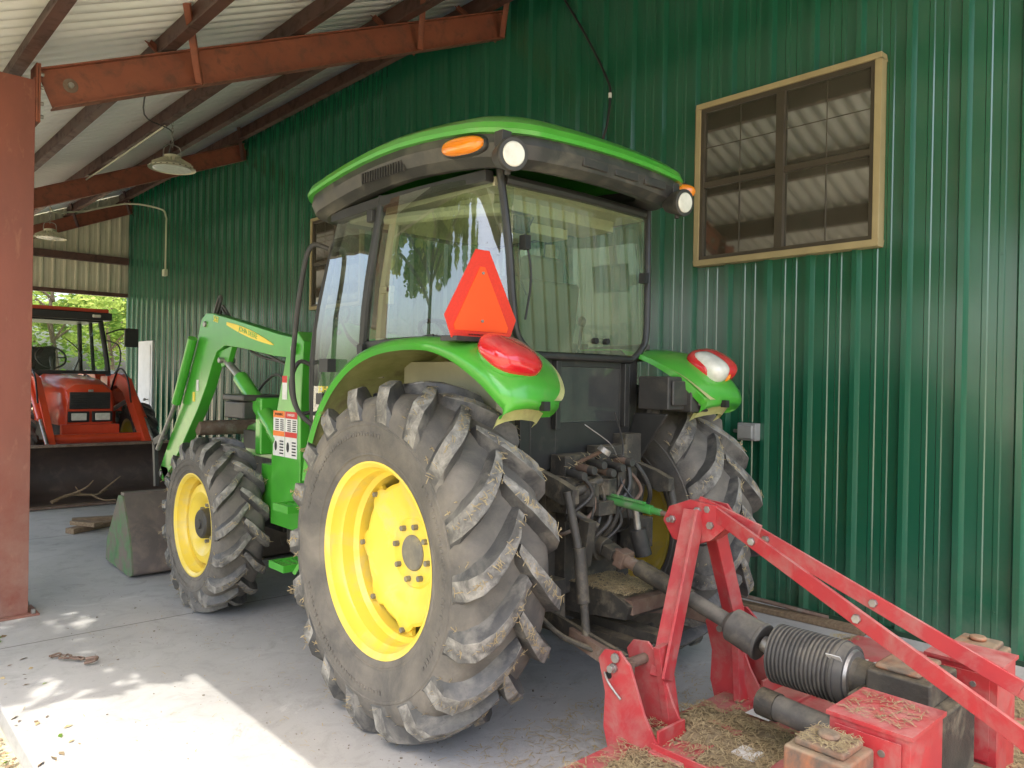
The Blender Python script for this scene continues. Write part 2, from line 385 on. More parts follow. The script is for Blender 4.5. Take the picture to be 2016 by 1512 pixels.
for k,y in enumerate((-.3,5.55,11.45,17.0)):
    b=MB().m('steel')
    a=V((1.03,y,rz(1.03)));e=V((WX-.045,y,rz(WX-.045)))
    b.beam(a-nz*.12,e-nz*.12,.010,.226); b.beam(a-nz*.005,e-nz*.005,.11,.010); b.beam(a-nz*.235,e-nz*.235,.11,.010)
    for x in (1.92,3.80,4.74):
        p=V((x,y,rz(x)))
        for sg in ((-1,1) if k==1 else (-1,)):
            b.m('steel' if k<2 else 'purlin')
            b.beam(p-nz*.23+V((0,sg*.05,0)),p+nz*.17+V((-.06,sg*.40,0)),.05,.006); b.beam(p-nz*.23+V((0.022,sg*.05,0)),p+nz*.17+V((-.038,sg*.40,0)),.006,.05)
    b.m('metal')
    b.cyl((1.22,y-.006,rz(1.22)-.13),(1.22,y-.03,rz(1.22)-.13),.018,.018,8)
    b.m('rust').cyl((1.22,y-.005,rz(1.22)-.13),(1.22,y-.009,rz(1.22)-.13),.045,.045,20)
    b.obj('rafter',shed,bev=.002)
for k,y in enumerate((-.3,5.55,11.45,17.0)):
    b=MB().m('col'); h=rz(.92)-.02
    b.bx(.82,1.01,y-.006,y+.006,.012,h); b.bx(.815,.827,y-.07,y+.07,.012,h); b.bx(1.003,1.015,y-.07,y+.07,.012,h)
    b.bx(.815,1.015,y-.078,y-.072,.014,h-.02)
    b.bx(.77,1.07,y-.12,y+.12,0,.014)
    b.m('steel').bx(1.016,1.028,y-.085,y+.085,rz(1.03)-.34,rz(1.03)+.02)
    b.bx(1.030,1.042,y-.085,y+.085,rz(1.03)-.34,rz(1.03)+.02)
    b.m('metal')
    for dx,dy in ((.03,-.1),(.03,.1),(.27,-.1),(.27,.1)): b.cyl((.77+dx,y+dy,.014),(.77+dx,y+dy,.04),.014,.014,6)
    for zz in (.04,.12,.22,.3):
        for dy in (-.06,.06): b.cyl((1.042,y+dy,rz(1.03)-.34+zz),(1.062,y+dy,rz(1.03)-.34+zz),.013,.013,6)
    b.obj('column',shed,bev=.002)
b=MB().m('cream'); Pq=ribs(.9,WX,.028,.2)
b.loft([[(x,17.2-h,3.12) for x,h in Pq],[(x,17.2-h,rz(x)+.2) for x,h in Pq]]); b.obj('end_panel',shed,fix=False,ang=20)
for a in ((.9,WX-.045,17.06,17.16,3.05,3.13),(.9,WX-.045,17.02,17.165,3.72,3.86)): MB().m('purlin').bx(*a).obj('girt',shed,bev=.004)
b=MB().m('ink'); b.tube([(1.75,5.6,rz(1.75)-.02),(2.1,7.0,rz(2.1)-.12),(2.8,8.4,rz(2.8)-.10),(3.3,10,rz(3.3)-.12),(3.9,11.4,rz(3.9)-.05)],.006)
b.m('cream').tube([(2.74,8.45,rz(2.74)-.01),(2.72,11,rz(2.72)-.03),(2.72,13.9,rz(2.72)-.01)],.010); b.tube([(3.6,15.2,4.35),(3.0,14.4,rz(3.0)-.1),(2.8,13.9,rz(2.8)-.06)],.012)
b.obj('cable',shed)
def lamp(x,y,z):
    e=empty('hanging_lamp',(x,y,z),None,'round white high bay lamp hanging on a chain','ceiling lamp','lamps hanging from the shed roof')
    b=MB().m('lens'); n=32
    b.cyl((x,y,z),(x,y,z+.004),.19,.19,n); b.m('cream')
    prof=[(.0,.235),(.012,.235),(.03,.21),(.06,.13),(.065,.09),(.14,.085),(.15,.06)]
    vs=[];m=len(prof)
    for i in range(n):
        t=2*math.pi*i/n
        for dz,r in prof: vs.append((x+r*math.cos(t),y+r*math.sin(t),z+dz))
    b.add(vs,[(i*m+k,i*m+k+1,((i+1)%n)*m+k+1,((i+1)%n)*m+k) for i in range(n) for k in range(m-1)])
    b.add([(x+.06*math.cos(6.283*i/n),y+.06*math.sin(6.283*i/n),z+.15) for i in range(n)],[tuple(range(n))])
    for i in range(16):
        t=6.283*i/16; b.beam((x+.09*math.cos(t),y+.09*math.sin(t),z+.10),(x+.20*math.cos(t),y+.20*math.sin(t),z+.04),.004,.03)
    b.m('ink')
    for i in range(24):
        t=6.283*i/24; b.box((x+.236*math.cos(t),y+.236*math.sin(t),z+.006),(.002,.02,.006),Matrix.Rotation(t,3,'Z'))
    b.obj('lamp_shade',e); b=MB().m('metal'); b.tube([(x-.09,y,z+.12),(x-.07,y,z+.24),(x+.07,y,z+.24),(x+.09,y,z+.12)],.006,sub=4)
    zt=rz(x)+.0; zz=z+.24; i=0
    while zz<zt:
        a=(.012,0,0) if i%2 else (0,.012,0)
        b.tube([(x-a[0],y-a[1],zz),(x-a[0]*.6,y-a[1]*.6,zz+.03),(x+a[0]*.6,y+a[1]*.6,zz+.03),(x+a[0],y+a[1],zz),(x,y,zz-.012),(x-a[0],y-a[1],zz)],.0028,5,2); zz+=.032;i+=1
    b.obj('chain',e)
lamp(2.82,8.45,3.66); lamp(2.80,13.9,3.6)
# ------------------------------------------------------------------ wheels
def wheel(tr,cx,cy,cz,sg,spec,nm='wheel'):
    e=empty(nm,(cx,cy,cz),tr)
    Rr=spec['prof']; b=MB().m('tyre')
    half=Rr; full=[(-x,r) for x,r in half[::-1]][:-1]+half
    full3=[(p.x,p.y) for p in cat([(x,r,0) for x,r in full],3)]
    b.rev(full3,(cx,cy,cz),72)
    for s_ in (-1,1):
        for rr in spec['rings']:
            xx=spec['bulge'](rr)
            b.rev([(xx-.002,rr-.008),(xx+.0035,rr-.004),(xx+.0035,rr+.004),(xx-.002,rr+.008)],(cx,cy,cz),64,s_)
    if spec.get('blocks'):
        r_=spec['blocks']; xx=spec['bulge'](r_)
        for i in range(150):
            if i%50>34: continue
            t=2*math.pi*i/150+.3; hh=.020 if i%3 else .012
            p=V((cx+sg*(xx+.0015),cy+r_*math.cos(t),cz+r_*math.sin(t))); b.box(p,(.005,.012,hh),Matrix.Rotation(t-math.pi/2,3,'X'))
    n=spec['n']; bot=spec['lb']; topp=spec['lt']; D=spec['D']; N=len(bot); wb,wt=spec['wb'],spec['wt']; Rm=spec['R']
    samples=[]
    for s_ in (-1,1):
        for i in range(n):
            f0=2*math.pi*(i+(.5 if s_>0 else 0))/n
            rings=[];jit=random.uniform(-.012,.012)
            for q in range(N):
                t=q/(N-1); ph=f0+D*(1-t)**1.3+jit
                wq=1.0+.25*t
                row=[]
                for (xx,rr),w in ((bot[q],-wb),(topp[q],-wt),(topp[q],0),(topp[q],wt),(bot[q],wb)):
                    ww=w*wq*(.78 if q==0 else 1); r_=rr+(random.uniform(-.004,.002) if w in(-wt,wt,0) else 0)
                    if q==0 and w==0: xo_=-.018
                    else: xo_=0
                    p_=ph+ww/Rm
                    row.append((cx+s_*(xx+xo_),cy-r_*math.cos(p_),cz+r_*math.sin(p_)))
                rings.append(row)
            vs=[p for r_ in rings for p in r_]
            fs_t=[(a*5+c,a*5+c+1,(a+1)*5+c+1,(a+1)*5+c) for a in range(N-1) for c in (1,2)]
            fs_s=[(a*5+c,a*5+c+1,(a+1)*5+c+1,(a+1)*5+c) for a in range(N-1) for c in (0,3)]+[(0,1,2,3,4),tuple(range((N-1)*5,N*5))[::-1]]
            b.m('lug'); b.add(vs+[],fs_s+[]); 
            n0=len(b.v)-len(vs)
            b.m('lugtop')
            for f in fs_t: b.f.append([k_+n0 for k_ in f]); b.mi.append(b.c)
            samples.append((rings,f0))
    def sm():
        rg,f0=random.choice(samples); q=random.randrange(N-1); p=V(rg[q][2]).lerp(V(rg[q+1][2]),random.random())
        if random.random()<.45:
            p=V(rg[q][4])
            p=V((p.x,cy+(p.y-cy)*.985,cz+(p.z-cz)*.985))
        nn=V((0,p.y-cy,p.z-cz)).normalized(); p=p+V((random.uniform(-.02,.02),0,0))-nn*.003; return p,nn
    ty=b.obj('tyre',e,ang=40,bev=spec['bev'],seg=2)
    b2=MB(); straws(b2,sm,spec['straw'],.012,.045,.0014,lift=.12); b2.obj('straw_debris',ty,fix=False,ang=0)['kind']='stuff'
    b=MB().m('yellow'); h=spec['hw']; c=(cx,cy,cz); rr=spec['rim']
    b.rev([(h-.012,rr-.012),(h,rr),(h+.008,rr+.004),(h+.008,rr-.004),(h-.005,rr-.022),(h-.045,rr-.028),(h-.06,rr-.038),(h-.115,rr-.042),(h-.135,rr-.06),(-h+.12,rr-.06),(-h+.1,rr-.04),(-h+.01,rr-.028),(-h-.008,rr+.002)],c,72,sg)
    spec['rimf'](b,c,sg,rr,h)
    b.obj('rim',e,ang=28,bev=0)
    b=MB(); spec['hub'](b,c,sg); b.obj('hub',e,bev=.003)
    return e
def rearrim(b,c,sg,rr,h):
    cx,cy,cz=c; xo=h-.155
    n=120
    def wv(i): return max(0,math.cos(8*2*math.pi*i/n))**.7
    def ring(r,x,wav): return [(cx+sg*x,cy+(r+wav*wv(i))*math.cos(2*math.pi*i/n),cz+(r+wav*wv(i))*math.sin(2*math.pi*i/n)) for i in range(n)]
    b.loft([ring(rr-.100,xo-.02,.030),ring(rr-.100,xo,.030),ring(rr-.115,xo+.006,.027),ring(rr-.155,xo+.000,.008),ring(rr-.19,xo-.018,0),ring(.175,xo-.042,0),ring(.155,xo-.048,0),ring(.145,xo-.040,0),ring(.075,xo-.040,0)],closed=True)
    for i in range(8):
        t=2*math.pi*(i)/8; r=rr-.080
        p=V((cx+sg*(xo-.006),cy+r*math.cos(t),cz+r*math.sin(t))); q=Matrix.Rotation(t,3,'X')
        b.m('yellow').box(p+V((-sg*.016,0,0)),(.02,.065,.08),q)
        b.m('hubgrey').cyl(p+V((sg*.006,0,0)),p+V((sg*.026,0,0)),.012,.012,6)
        p2=V((cx+sg*(xo-.040),cy+.118*math.cos(t+.2),cz+.118*math.sin(t+.2)))
        b.cyl(p2,p2+V((sg*.022,0,0)),.013,.013,6)
    b.m('yellow')
def rearhub(b,c,sg):
    b.m('hubgrey').rev([(-.05,.078),(-.012,.078),(-.005,.070),(-.005,.0)],c,40,sg)
    b.m('grime').rev([(-.3,.16),(-.08,.16),(-.08,.0)],c,32,sg)
def frontrim(b,c,sg,rr,h):
    cx,cy,cz=c
    b.rev([(h-.10,rr-.05),(h-.06,rr-.075),(h-.05,rr-.12),(h-.075,rr-.17),(h-.10,rr-.19),(h-.10,.09)],c,56,sg)
    for i in range(8):
        t=2*math.pi*i/8; p=V((cx+sg*(h-.10),cy+.115*math.cos(t),cz+.115*math.sin(t))); b.m('hubgrey').cyl(p,p+V((sg*.022,0,0)),.012,.012,6)
    b.m('yellow')
def fronthub(b,c,sg):
    b.m('black').rev([(-.1,.10),(.0,.10),(.075,.092),(.085,.08),(.085,.03),(.095,.03),(.095,0)],c,36,sg)
    b.m('grime').rev([(-.25,.13),(-.06,.13),(-.06,0)],c,28,sg)
def interp(pr):
    def f(r):
        for (xa,ra),(xb,rb) in zip(pr,pr[1:]):
            if rb<=r<=ra: return xa+(xb-xa)*(ra-r)/(ra-rb+1e-9)
        return pr[-1][0]
    return f
rp=[(0,.692),(.08,.690),(.14,.682),(.185,.660),(.208,.625),(.22,.575),(.218,.52),(.205,.46),(.185,.41)]
REAR=dict(prof=rp,rings=(.44,.565),bulge=interp(rp),n=18,R=.72,D=.37,wb=.058,wt=.034,rim=.405,hw=.178,straw=3200,bev=.010,blocks=.525,
 lb=[(-.02,.688),(.02,.688),(.06,.687),(.10,.685),(.14,.678),(.185,.656),(.206,.62),(.218,.575)],
 lt=[(-.012,.733),(.02,.744),(.06,.748),(.10,.747),(.145,.741),(.195,.724),(.224,.672),(.224,.585)],rimf=rearrim,hub=rearhub)
fp=[(0,.510),(.06,.508),(.1,.50),(.128,.48),(.145,.445),(.15,.405),(.145,.37),(.13,.325)]
FRONT=dict(prof=fp,rings=(.35,.41),bulge=interp(fp),n=17,R=.53,D=.34,wb=.042,wt=.024,rim=.322,hw=.125,straw=800,bev=.006,blocks=.385,
 lb=[(-.012,.507),(.03,.507),(.06,.506),(.095,.498),(.128,.475),(.142,.45),(.148,.415)],
 lt=[(-.008,.542),(.03,.551),(.06,.552),(.1,.547),(.14,.532),(.158,.485),(.155,.42)],rimf=frontrim,hub=fronthub)
# ------------------------------------------------------------------ green tractor
CX=2.68
tr=empty('tractor',(CX,2.74,0),None,'green cab tractor with yellow wheels parked beside the wall','tractor')
def mx(x): return 2*CX-x
wheel(tr,1.93,2.74,.742,-1,REAR); wheel(tr,mx(1.93),2.74,.742,1,REAR)
wheel(tr,1.935,4.94,.548,-1,FRONT); wheel(tr,mx(1.935),4.94,.548,1,FRONT)
b=MB().m('grime')
b.bx(2.44,2.92,2.42,4.1,.50,1.02); b.bx(2.5,2.86,4.1,5.6,.55,.95)
b.cyl((2.12,2.74,.742),(3.24,2.74,.742),.115,.115,24); b.cyl((2.35,2.74,.742),(3.01,2.74,.742),.19,.19,24)
b.bx(2.3,3.06,2.55,2.95,.85,1.12)
b.cyl((2.1,4.94,.548),(3.26,4.94,.548),.07,.07,20); b.bx(2.35,3.0,4.8,5.1,.45,.66)
b.bx(2.15,2.5,3.55,4.35,.48,.85); b.bx(2.86,3.2,3.55,4.35,.48,.85)
b.m('black').bx(2.2,2.52,4.2,4.6,.62,.95)
b.m('green').bx(2.2,2.5,4.2,4.5,.66,.78); b.bx(2.86,3.16,4.2,4.5,.66,.78)
b.obj('chassis',tr,bev=.012)
b=MB()
b.m('green')
rg=[]
for y,zt,w in ((4.05,1.36,.30),(4.6,1.30,.30),(5.2,1.24,.29),(5.6,1.16,.27),(5.78,1.04,.24)):
    rg.append([(CX-w,y,.92),(CX-w,y,zt-.13),(CX-w+.04,y,zt-.04),(CX-w+.13,y,zt),(CX+w-.13,y,zt),(CX+w-.04,y,zt-.04),(CX+w,y,zt-.13),(CX+w,y,.92)])
b.loft(rg,closed=True,cap=True); b.m('black'); b.bx(CX-.31,CX+.31,4.9,5.5,.97,1.10); b.obj('hood',tr,ang=40,bev=.006)
def fender(sg):
    X=lambda x:x if sg<0 else mx(x)
    path=[(3.60,.98),(3.57,1.12),(3.49,1.29),(3.36,1.45),(3.18,1.575),(2.98,1.645),(2.76,1.672),(2.54,1.668),(2.38,1.64),(2.26,1.595),(2.165,1.54),(2.095,1.475),(2.065,1.43)]
    P=cat([(0,y,z) for y,z in path],4); L=len(P)
    b=MB().m('green'); rings=[];inner=[]
    for i,p in enumerate(P):
        d=(P[min(i+1,L-1)]-P[max(i-1,0)]).normalized(); nn=V((0,-d.z,d.y))
        if nn.dot(p-V((0,2.74,.742)))<0: nn=-nn
        t=i/(L-1); s=max(0,(t-.58)/.42)
        xo=1.845+(.05 if sg<0 else .02)*s**2.5; xi=2.30-.13*s*s; lip=.055+.035*math.sin(min(1,s*1.3)*math.pi/2)*(1-.35*s)
        bul=.030*math.sin(min(1,max(0,s))*math.pi)
        w=xi-xo
        sec=[(xo+.014,-lip),(xo,-lip*.6),(xo+.004,-.022-.01*s),(xo+.028,-.004+bul*.3-.004*s),(xo+.08,.004+bul*.7),(xo+w*.45,.006+bul),(xo+w*.8,.0+bul*.6-.01*s),(xi,-.002-.03*s),(xi+.003,-.02-.05*s)]
        rings.append([tuple(V((X(x),p.y,p.z))+nn*h) for x,h in sec])
        inner.append([tuple(V((X(x),p.y,p.z))+nn*(h-.006)) for x,h in ((xo+.016,-lip*.8),(xo+.03,-.02),(xo+w*.45,-.006),(xi-.004,-.008))])
    b.loft(rings)
    last=rings[-1]; xc_=X(2.03)
    e1=[(xc_+(q[0]-xc_)*.99,q[1]+.002,q[2]-.02) for q in last]; e2=[(xc_+(q[0]-xc_)*.96,q[1]+.015,q[2]-.038) for q in last]; e3=[(xc_+(q[0]-xc_)*.80,q[1]+.06,q[2]-.043) for q in last]
    b.loft([last,e1,e2,e3])
    b.m('greenin'); b.loft([e3,[(xc_+(q[0]-xc_)*.76,q[1]+.09,q[2]-.085) for q in last]])
    b.loft(inner)
    k_=int(L*.62)
    P2=[(X(2.30),p.y,p.z-.01) for p in P[:k_]]; Pb=[(X(2.30),min(3.5,max(2.55,p.y)),1.05) for p in P[:k_]]
    b.m('frame' if sg>0 else 'greenin'); b.loft([P2,Pb])
    o=b.obj('fender',tr,fix=False,ang=50)
    b=MB().m('tail'); q=Matrix.Rotation(R(30),3,'X')@Matrix.Rotation(R(8 if sg<0 else -8),3,'Y')
    lx=1.985 if sg<0 else 2.0
    b.ell((X(lx),2.18,1.593),(.130,.118,.060),q,40,20,.80)
    b.m('green').ell((X(lx+.01),2.20,1.568),(.128,.120,.056),q,36,14,.85)
    if sg>0: 
        b.m('lens').ell((X(lx+.05),2.160,1.583),(.070,.10,.058),q,24,12,.7)
        b.m('amber').ell((X(lx+.0),2.166,1.578),(.05,.105,.056),q,20,10)
    b.obj('tail_lamp',o)
    b=MB().m('ink'); b.bx(X(2.06)-.016,X(2.06)+.016,2.048,2.075,1.385,1.42); b.obj('fender_latch',o)
    b=MB().m('metal').cyl((X(1.89),2.42,1.61),(X(1.88),2.40,1.615),.018,.018,12); b.obj('fender_bolt',o)
    return o
fl=fender(-1); fr_=fender(1)
cab=MB().m('frame')
def pil(pts,r=.022):
    for sg in (-1,1):
        cab.tube([(x if sg<0 else mx(x),y,z) for x,y,z in pts],r,8,6)
pil([(2.13,3.97,1.05),(2.11,3.96,1.6),(2.13,3.86,2.05),(2.16,3.72,2.40)],.026)
pil([(2.06,3.36,1.56),(2.055,3.32,1.9),(2.10,3.26,2.40)],.026)
pil([(2.17,2.47,2.40),(2.20,2.44,2.1),(2.225,2.42,1.75),(2.27,2.42,1.66),(2.34,2.42,1.61)],.018)
cab.tube([(2.34,2.42,1.61),(CX,2.41,1.61),(mx(2.34),2.42,1.61)],.018,8,3)
cab.tube([(2.2,2.47,2.36),(CX,2.45,2.36),(mx(2.2),2.47,2.36)],.025,8,3)
for sg in (-1,1):
    X=lambda x:x if sg<0 else mx(x)
    cab.beam((X(2.11),3.75,2.36),(X(2.10),3.26,2.37),.05,.05); cab.beam((X(2.10),3.26,2.37),(X(2.14),2.5,2.37),.05,.05)
    cab.beam((X(2.07),3.36,1.66),(X(2.06),2.75,1.68),.04,.035); cab.beam((X(2.06),2.75,1.68),(X(2.21),2.43,1.68),.04,.03)
    cab.beam((X(2.13),3.96,1.08),(X(2.13),3.56,1.08),.04,.05)
    cab.bx(min(X(2.28),X(2.34)),max(X(2.28),X(2.34)),2.43,2.47,1.15,1.62)
    cab.prism([(2.44,1.60),(2.44,1.12),(2.8,1.12),(2.8,1.66),(2.5,1.66)],min(X(2.315),X(2.33)),max(X(2.315),X(2.33)))
cab.bx(2.15,3.21,2.46,3.98,1.02,1.07)
cab.bx(2.34,2.5,2.43,2.46,1.10,1.60); cab.bx(2.95,3.02,2.43,2.46,1.10,1.60); cab.bx(2.5,2.95,2.43,2.46,1.10,1.31); cab.bx(2.5,2.95,2.43,2.46,1.565,1.60)
cab.bx(2.47,2.5,2.40,2.43,1.28,1.59); cab.bx(2.95,2.98,2.40,2.43,1.28,1.59)
cabo=cab.obj('cab_frame',tr,ang=50,bev=.004)
b=MB().m('glassr')
b.loft([[(2.22+(3.14-2.22)*i/10,2.425-.02*math.sin(math.pi*i/10),1.63) for i in range(11)],[(2.20+(3.16-2.20)*i/10,2.44-.02*math.sin(math.pi*i/10),2.0) for i in range(11)],[(2.18+(3.18-2.18)*i/10,2.465-.02*math.sin(math.pi*i/10),2.36) for i in range(11)]])
b.obj('rear_window',cabo,fix=False,ang=0)
b=MB().m('darkglass'); b.add([(2.5,2.435,1.31),(2.95,2.435,1.31),(2.95,2.435,1.565),(2.5,2.435,1.565)],[(0,1,2,3)]); b.obj('lower_window',cabo,fix=False)
b=MB().m('ink'); b.tube([(2.27,2.40,1.76),(2.29,2.39,1.95),(2.27,2.41,2.12)],.005); b.box((2.26,2.40,2.09),(.03,.04,.06)); b.obj('window_strut',cabo)
MB().m('ink').box((3.08,2.40,2.02),(.03,.04,.05)).obj('window_hinge',cabo)
for xx in (2.72,2.80): MB().m('ink').cyl((xx,2.41,1.69),(xx,2.385,1.69),.014).obj('window_knob',cabo)
for sg in (-1,1):
    X=lambda x:x if sg<0 else mx(x)
    b=MB().m('glass')
    pl=cat([(2.055,3.33,0),(2.04,3.0,0),(2.05,2.72,0),(2.10,2.53,0),(2.21,2.43,0)],5)
    rr=[]
    for z,ins,dy in ((1.69,0,0),(2.05,.01,.005),(2.37,.035,.03)):
        rr.append([(X(p.x+ins),p.y+dy*(.3 if p.y>2.9 else 1),z) for p in pl])
    b.loft(rr); b.obj('quarter_window',cabo,fix=False,ang=0)
    b=MB().m('glass')
    lo=[(3.36,1.58),(3.42,1.50),(3.55,1.34),(3.62,1.12),(3.94,1.12)]; hi=[(3.27,2.35),(3.35,2.36),(3.45,2.36),(3.6,2.36),(3.73,2.35)]
    mid=[(3.32,1.95),(3.45,1.9),(3.6,1.85),(3.75,1.8),(3.93,1.75)]
    b.loft([[(X(2.065+.05*(y-3.3)),y,z) for y,z in lo],[(X(2.06+.06*(y-3.3)),y,z) for y,z in mid],[(X(2.095+.05*(y-3.3)),y,z) for y,z in hi]]); d=b.obj('door',cabo,fix=False,ang=0)
    b=MB().m('frame'); b.tube([(X(2.065+.05*(y-3.3)),y,z) for y,z in lo],.014,6,3); b.obj('door_frame',cabo)
    b=MB().m('beige'); b.box((X(2.09),3.2,1.93),(.03,.10,.035)); b.box((X(2.09),3.17,1.90),(.03,.03,.09)); b.m('frame').box((X(2.04),3.34,1.64),(.035,.05,.05)); b.box((X(2.06),3.3,2.30),(.035,.05,.06)); b.obj('handle',cabo,bev=.006)
b=MB().m('glass'); b.loft([[(2.14,3.97,1.1),(CX,4.02,1.1),(mx(2.14),3.97,1.1)],[(2.14,3.92,1.8),(CX,3.97,1.8),(mx(2.14),3.92,1.8)],[(2.17,3.73,2.36),(CX,3.76,2.36),(mx(2.17),3.73,2.36)]]); b.obj('windshield',cabo,fix=False)
b=MB().m('seat'); b.box((CX,2.95,1.42),(.48,.46,.14)); b.box((CX,2.76,1.72),(.46,.12,.56),Matrix.Rotation(R(8),3,'X')); b.box((CX,2.72,2.04),(.24,.09,.14)); b.box((CX-.27,2.95,1.62),(.06,.3,.05)); b.box((CX+.27,2.95,1.62),(.06,.3,.05)); b.m('black').bx(CX-.2,CX+.2,2.8,3.1,1.07,1.36)
b.obj('seat',cabo,bev=.05,seg=4)
b=MB().m('black'); b.bx(CX-.25,CX+.25,3.62,3.9,1.07,1.62); b.cyl((CX,3.62,1.5),(CX,3.45,1.72),.03)
ring=[V((CX+.19*math.cos(a*.3927),3.44+.19*math.sin(a*.3927)*.8,1.73+.19*math.sin(a*.3927)*.55)) for a in range(17)]
b.tube(ring,.014,8,2,False); b.beam(ring[0],ring[8],.03,.012); b.beam(ring[4],(CX,3.44,1.73),.03,.012); b.obj('steering_wheel',cabo)
b=MB().m('beige'); b.bx(2.17,3.19,2.5,3.7,2.335,2.375); b.bx(2.25,3.1,2.62,2.85,2.28,2.335); b.bx(2.9,3.16,2.5,3.4,1.07,1.62); b.bx(2.2,2.4,2.5,3.2,1.07,1.58)
b.box((2.72,2.8,2.25),(.3,.14,.05)); b.tube([(2.12,3.3,1.5),(2.11,3.25,1.9),(2.14,3.2,2.3)],.03,8); b.tube([(3.24,3.3,1.5),(3.25,3.25,1.9),(3.22,3.2,2.3)],.03,8)
b.tube([(2.12,3.25,2.28),(2.2,2.8,2.27),(2.3,2.6,2.27)],.03,8)
b.m('black')
b.bx(2.42,2.52,2.64,2.7,2.2,2.27); b.tube([(2.45,2.55,2.25),(2.40,2.6,2.05),(2.48,2.62,1.9)],.006); b.bx(2.98,3.12,2.8,3.3,1.62,1.70); b.bx(2.36,2.5,2.62,2.66,2.28,2.33); b.box((2.95,3.2,2.1),(.05,.12,.16),Matrix.Rotation(.5,3,'Z'))
for i in range(4): b.cyl((2.98+.05*(i%2),2.75+.12*i,1.62),(2.98+.05*(i%2),2.72+.12*i,1.80),.009); b.ell((2.98+.05*(i%2),2.72+.12*i,1.81),(.022,.022,.028))
b.box((2.98,3.55,2.05),(.02,.12,.22),Matrix.Rotation(.5,3,'X'))
b.obj('cab_liner',cabo,bev=.012)
RX1=3.265
def rr_ring(ins,z,flare=0,n=10):
    x0,x1,y0,y1=1.985+ins,RX1-ins,2.25+ins,3.98-ins; r=max(.05,.20-ins*.3); pts=[]
    for cx_,cy_,a0 in ((x1-r,y1-r,0),(x0+r,y1-r,90),(x0+r,y0+r,180),(x1-r,y0+r,270)):
        for i in range(n):
            a=R(a0+90*i/(n-1)); pts.append([cx_+r*math.cos(a),cy_+r*math.sin(a)])
    out=[]
    L=len(pts)
    for i in range(L):
        p=pts[i];q=pts[(i+1)%L]; d=math.hypot(q[0]-p[0],q[1]-p[1]); k=8 if d>.2 else 1
        for j in range(k): out.append((p[0]+(q[0]-p[0])*j/k,p[1]+(q[1]-p[1])*j/k))
    res=[];mc=(1.985+RX1)/2
    for x,y in out:
        t=(y-2.25)/1.73
        arch=.11*math.sin(math.pi*min(1,max(0,t*.84+.10)))**1.0-.06
        side=.02*(1-((x-mc)/.64)**2)
        xx=mc+(x-mc)*(1-.08*max(0,t-.4))
        yy=y-.04*(1-((x-mc)/.64)**2)*(1 if t<.3 else 0)
        res.append((xx,yy,z+arch+side))
    return res
b=MB().m('roofblack')
b.loft([rr_ring(.17,2.395),rr_ring(.11,2.372),rr_ring(.07,2.372),rr_ring(.02,2.405),rr_ring(.012,2.425),rr_ring(.0,2.46),rr_ring(.006,2.496)],closed=True)
b.m('green'); b.loft([rr_ring(.006,2.496),rr_ring(-.016,2.499),rr_ring(-.020,2.516),rr_ring(-.008,2.542),rr_ring(.03,2.566),rr_ring(.09,2.586),rr_ring(.22,2.606),rr_ring(.42,2.618),rr_ring(.58,2.622)],closed=True)
b.add(rr_ring(.58,2.622),[tuple(range(len(rr_ring(.58,0))))])
roof=b.obj('roof',tr,ang=28)
for i in range(3): MB().m('black').box((2.50+.21*i,2.224,2.435),(.16,.02,.04)).obj('roof_vent',roof,bev=.005)
b=MB().m('black')
b.bx(1.996,2.004,2.93,3.30,2.445,2.495)
for i in range(16): b.box((1.994,2.95+.022*i,2.47),(.012,.007,.05))
b.obj('roof_grille',roof)
for sg,x in ((-1,2.0),(1,3.105)):
    b=MB().m('black')
    p=V((x,2.23 if sg<0 else 2.225,2.372)); d=V((-.25 if sg<0 else -.1,-1,-.12)).normalized()
    b.cyl(p+d*-.06,p+d*.03,.042,.064,28); b.cyl(p+d*.03,p+d*.05,.064,.064,28); b.box(p+V((0,.03,.07)),(.05,.05,.06)); b.cyl(p-V((0,0,.075)),p-V((0,0,.05)),.012)
    b.m('lens').cyl(p+d*.048,p+d*.056,.050,.045,28); b.obj('work_light',roof,bev=.004)
    b=MB().m('amber'); 
    if sg<0: xx,ly,rt=1.993,2.50,Matrix.Rotation(R(5),3,'X')
    else: xx,ly,rt=3.225,2.305,Matrix.Rotation(R(45),3,'Z')
    b.ell((xx,ly,2.462),(.04,.135 if sg<0 else .085,.038),rt,24,12,.8); b.m('frame').ell((xx-sg*.012,ly+(.01 if sg>0 else 0),2.462),(.03,.145 if sg<0 else .095,.046),rt,24,12,.8)
    b.obj('marker_lamp',roof)
b=MB().m('smvr'); zb=1.66; yy=2.33; xc=1.965
P0=[(-.145,0),(.145,0),(.18,.085),(.034,.352),(-.034,.352),(-.18,.085)]
q=Matrix.Rotation(R(-2),3,'Z')
def SM(p,dy): a=q@V((p[0],dy,0)); return (xc+a.x,yy+a.y,zb+p[1])
def slab(b,poly,a,c):
    n=len(poly); b.add([SM(p,a) for p in poly]+[SM(p,c) for p in poly],[tuple(range(n)),tuple(range(n,2*n))[::-1]]+[(i,(i+1)%n,n+(i+1)%n,n+i) for i in range(n)])
slab(b,P0,0,.003); b.m('smv'); slab(b,[(-.130,.03),(.130,.03),(.136,.05),(.012,.285),(-.012,.285),(-.136,.05)],-.003,0)
b.m('metal')
for z in (.07,.26): 
    a=SM((0,z),-.003); b.cyl(a,(a[0],a[1]-.006,a[2]),.006,.006,8)
b.m('black'); b.beam((xc,yy+.02,zb-.02),(xc,yy+.02,zb+.3),.03,.006); b.bx(xc-.14,xc+.16,yy-.02,yy+.08,zb-.012,zb+.006)
sm=b.obj('slow_vehicle_sign',tr)
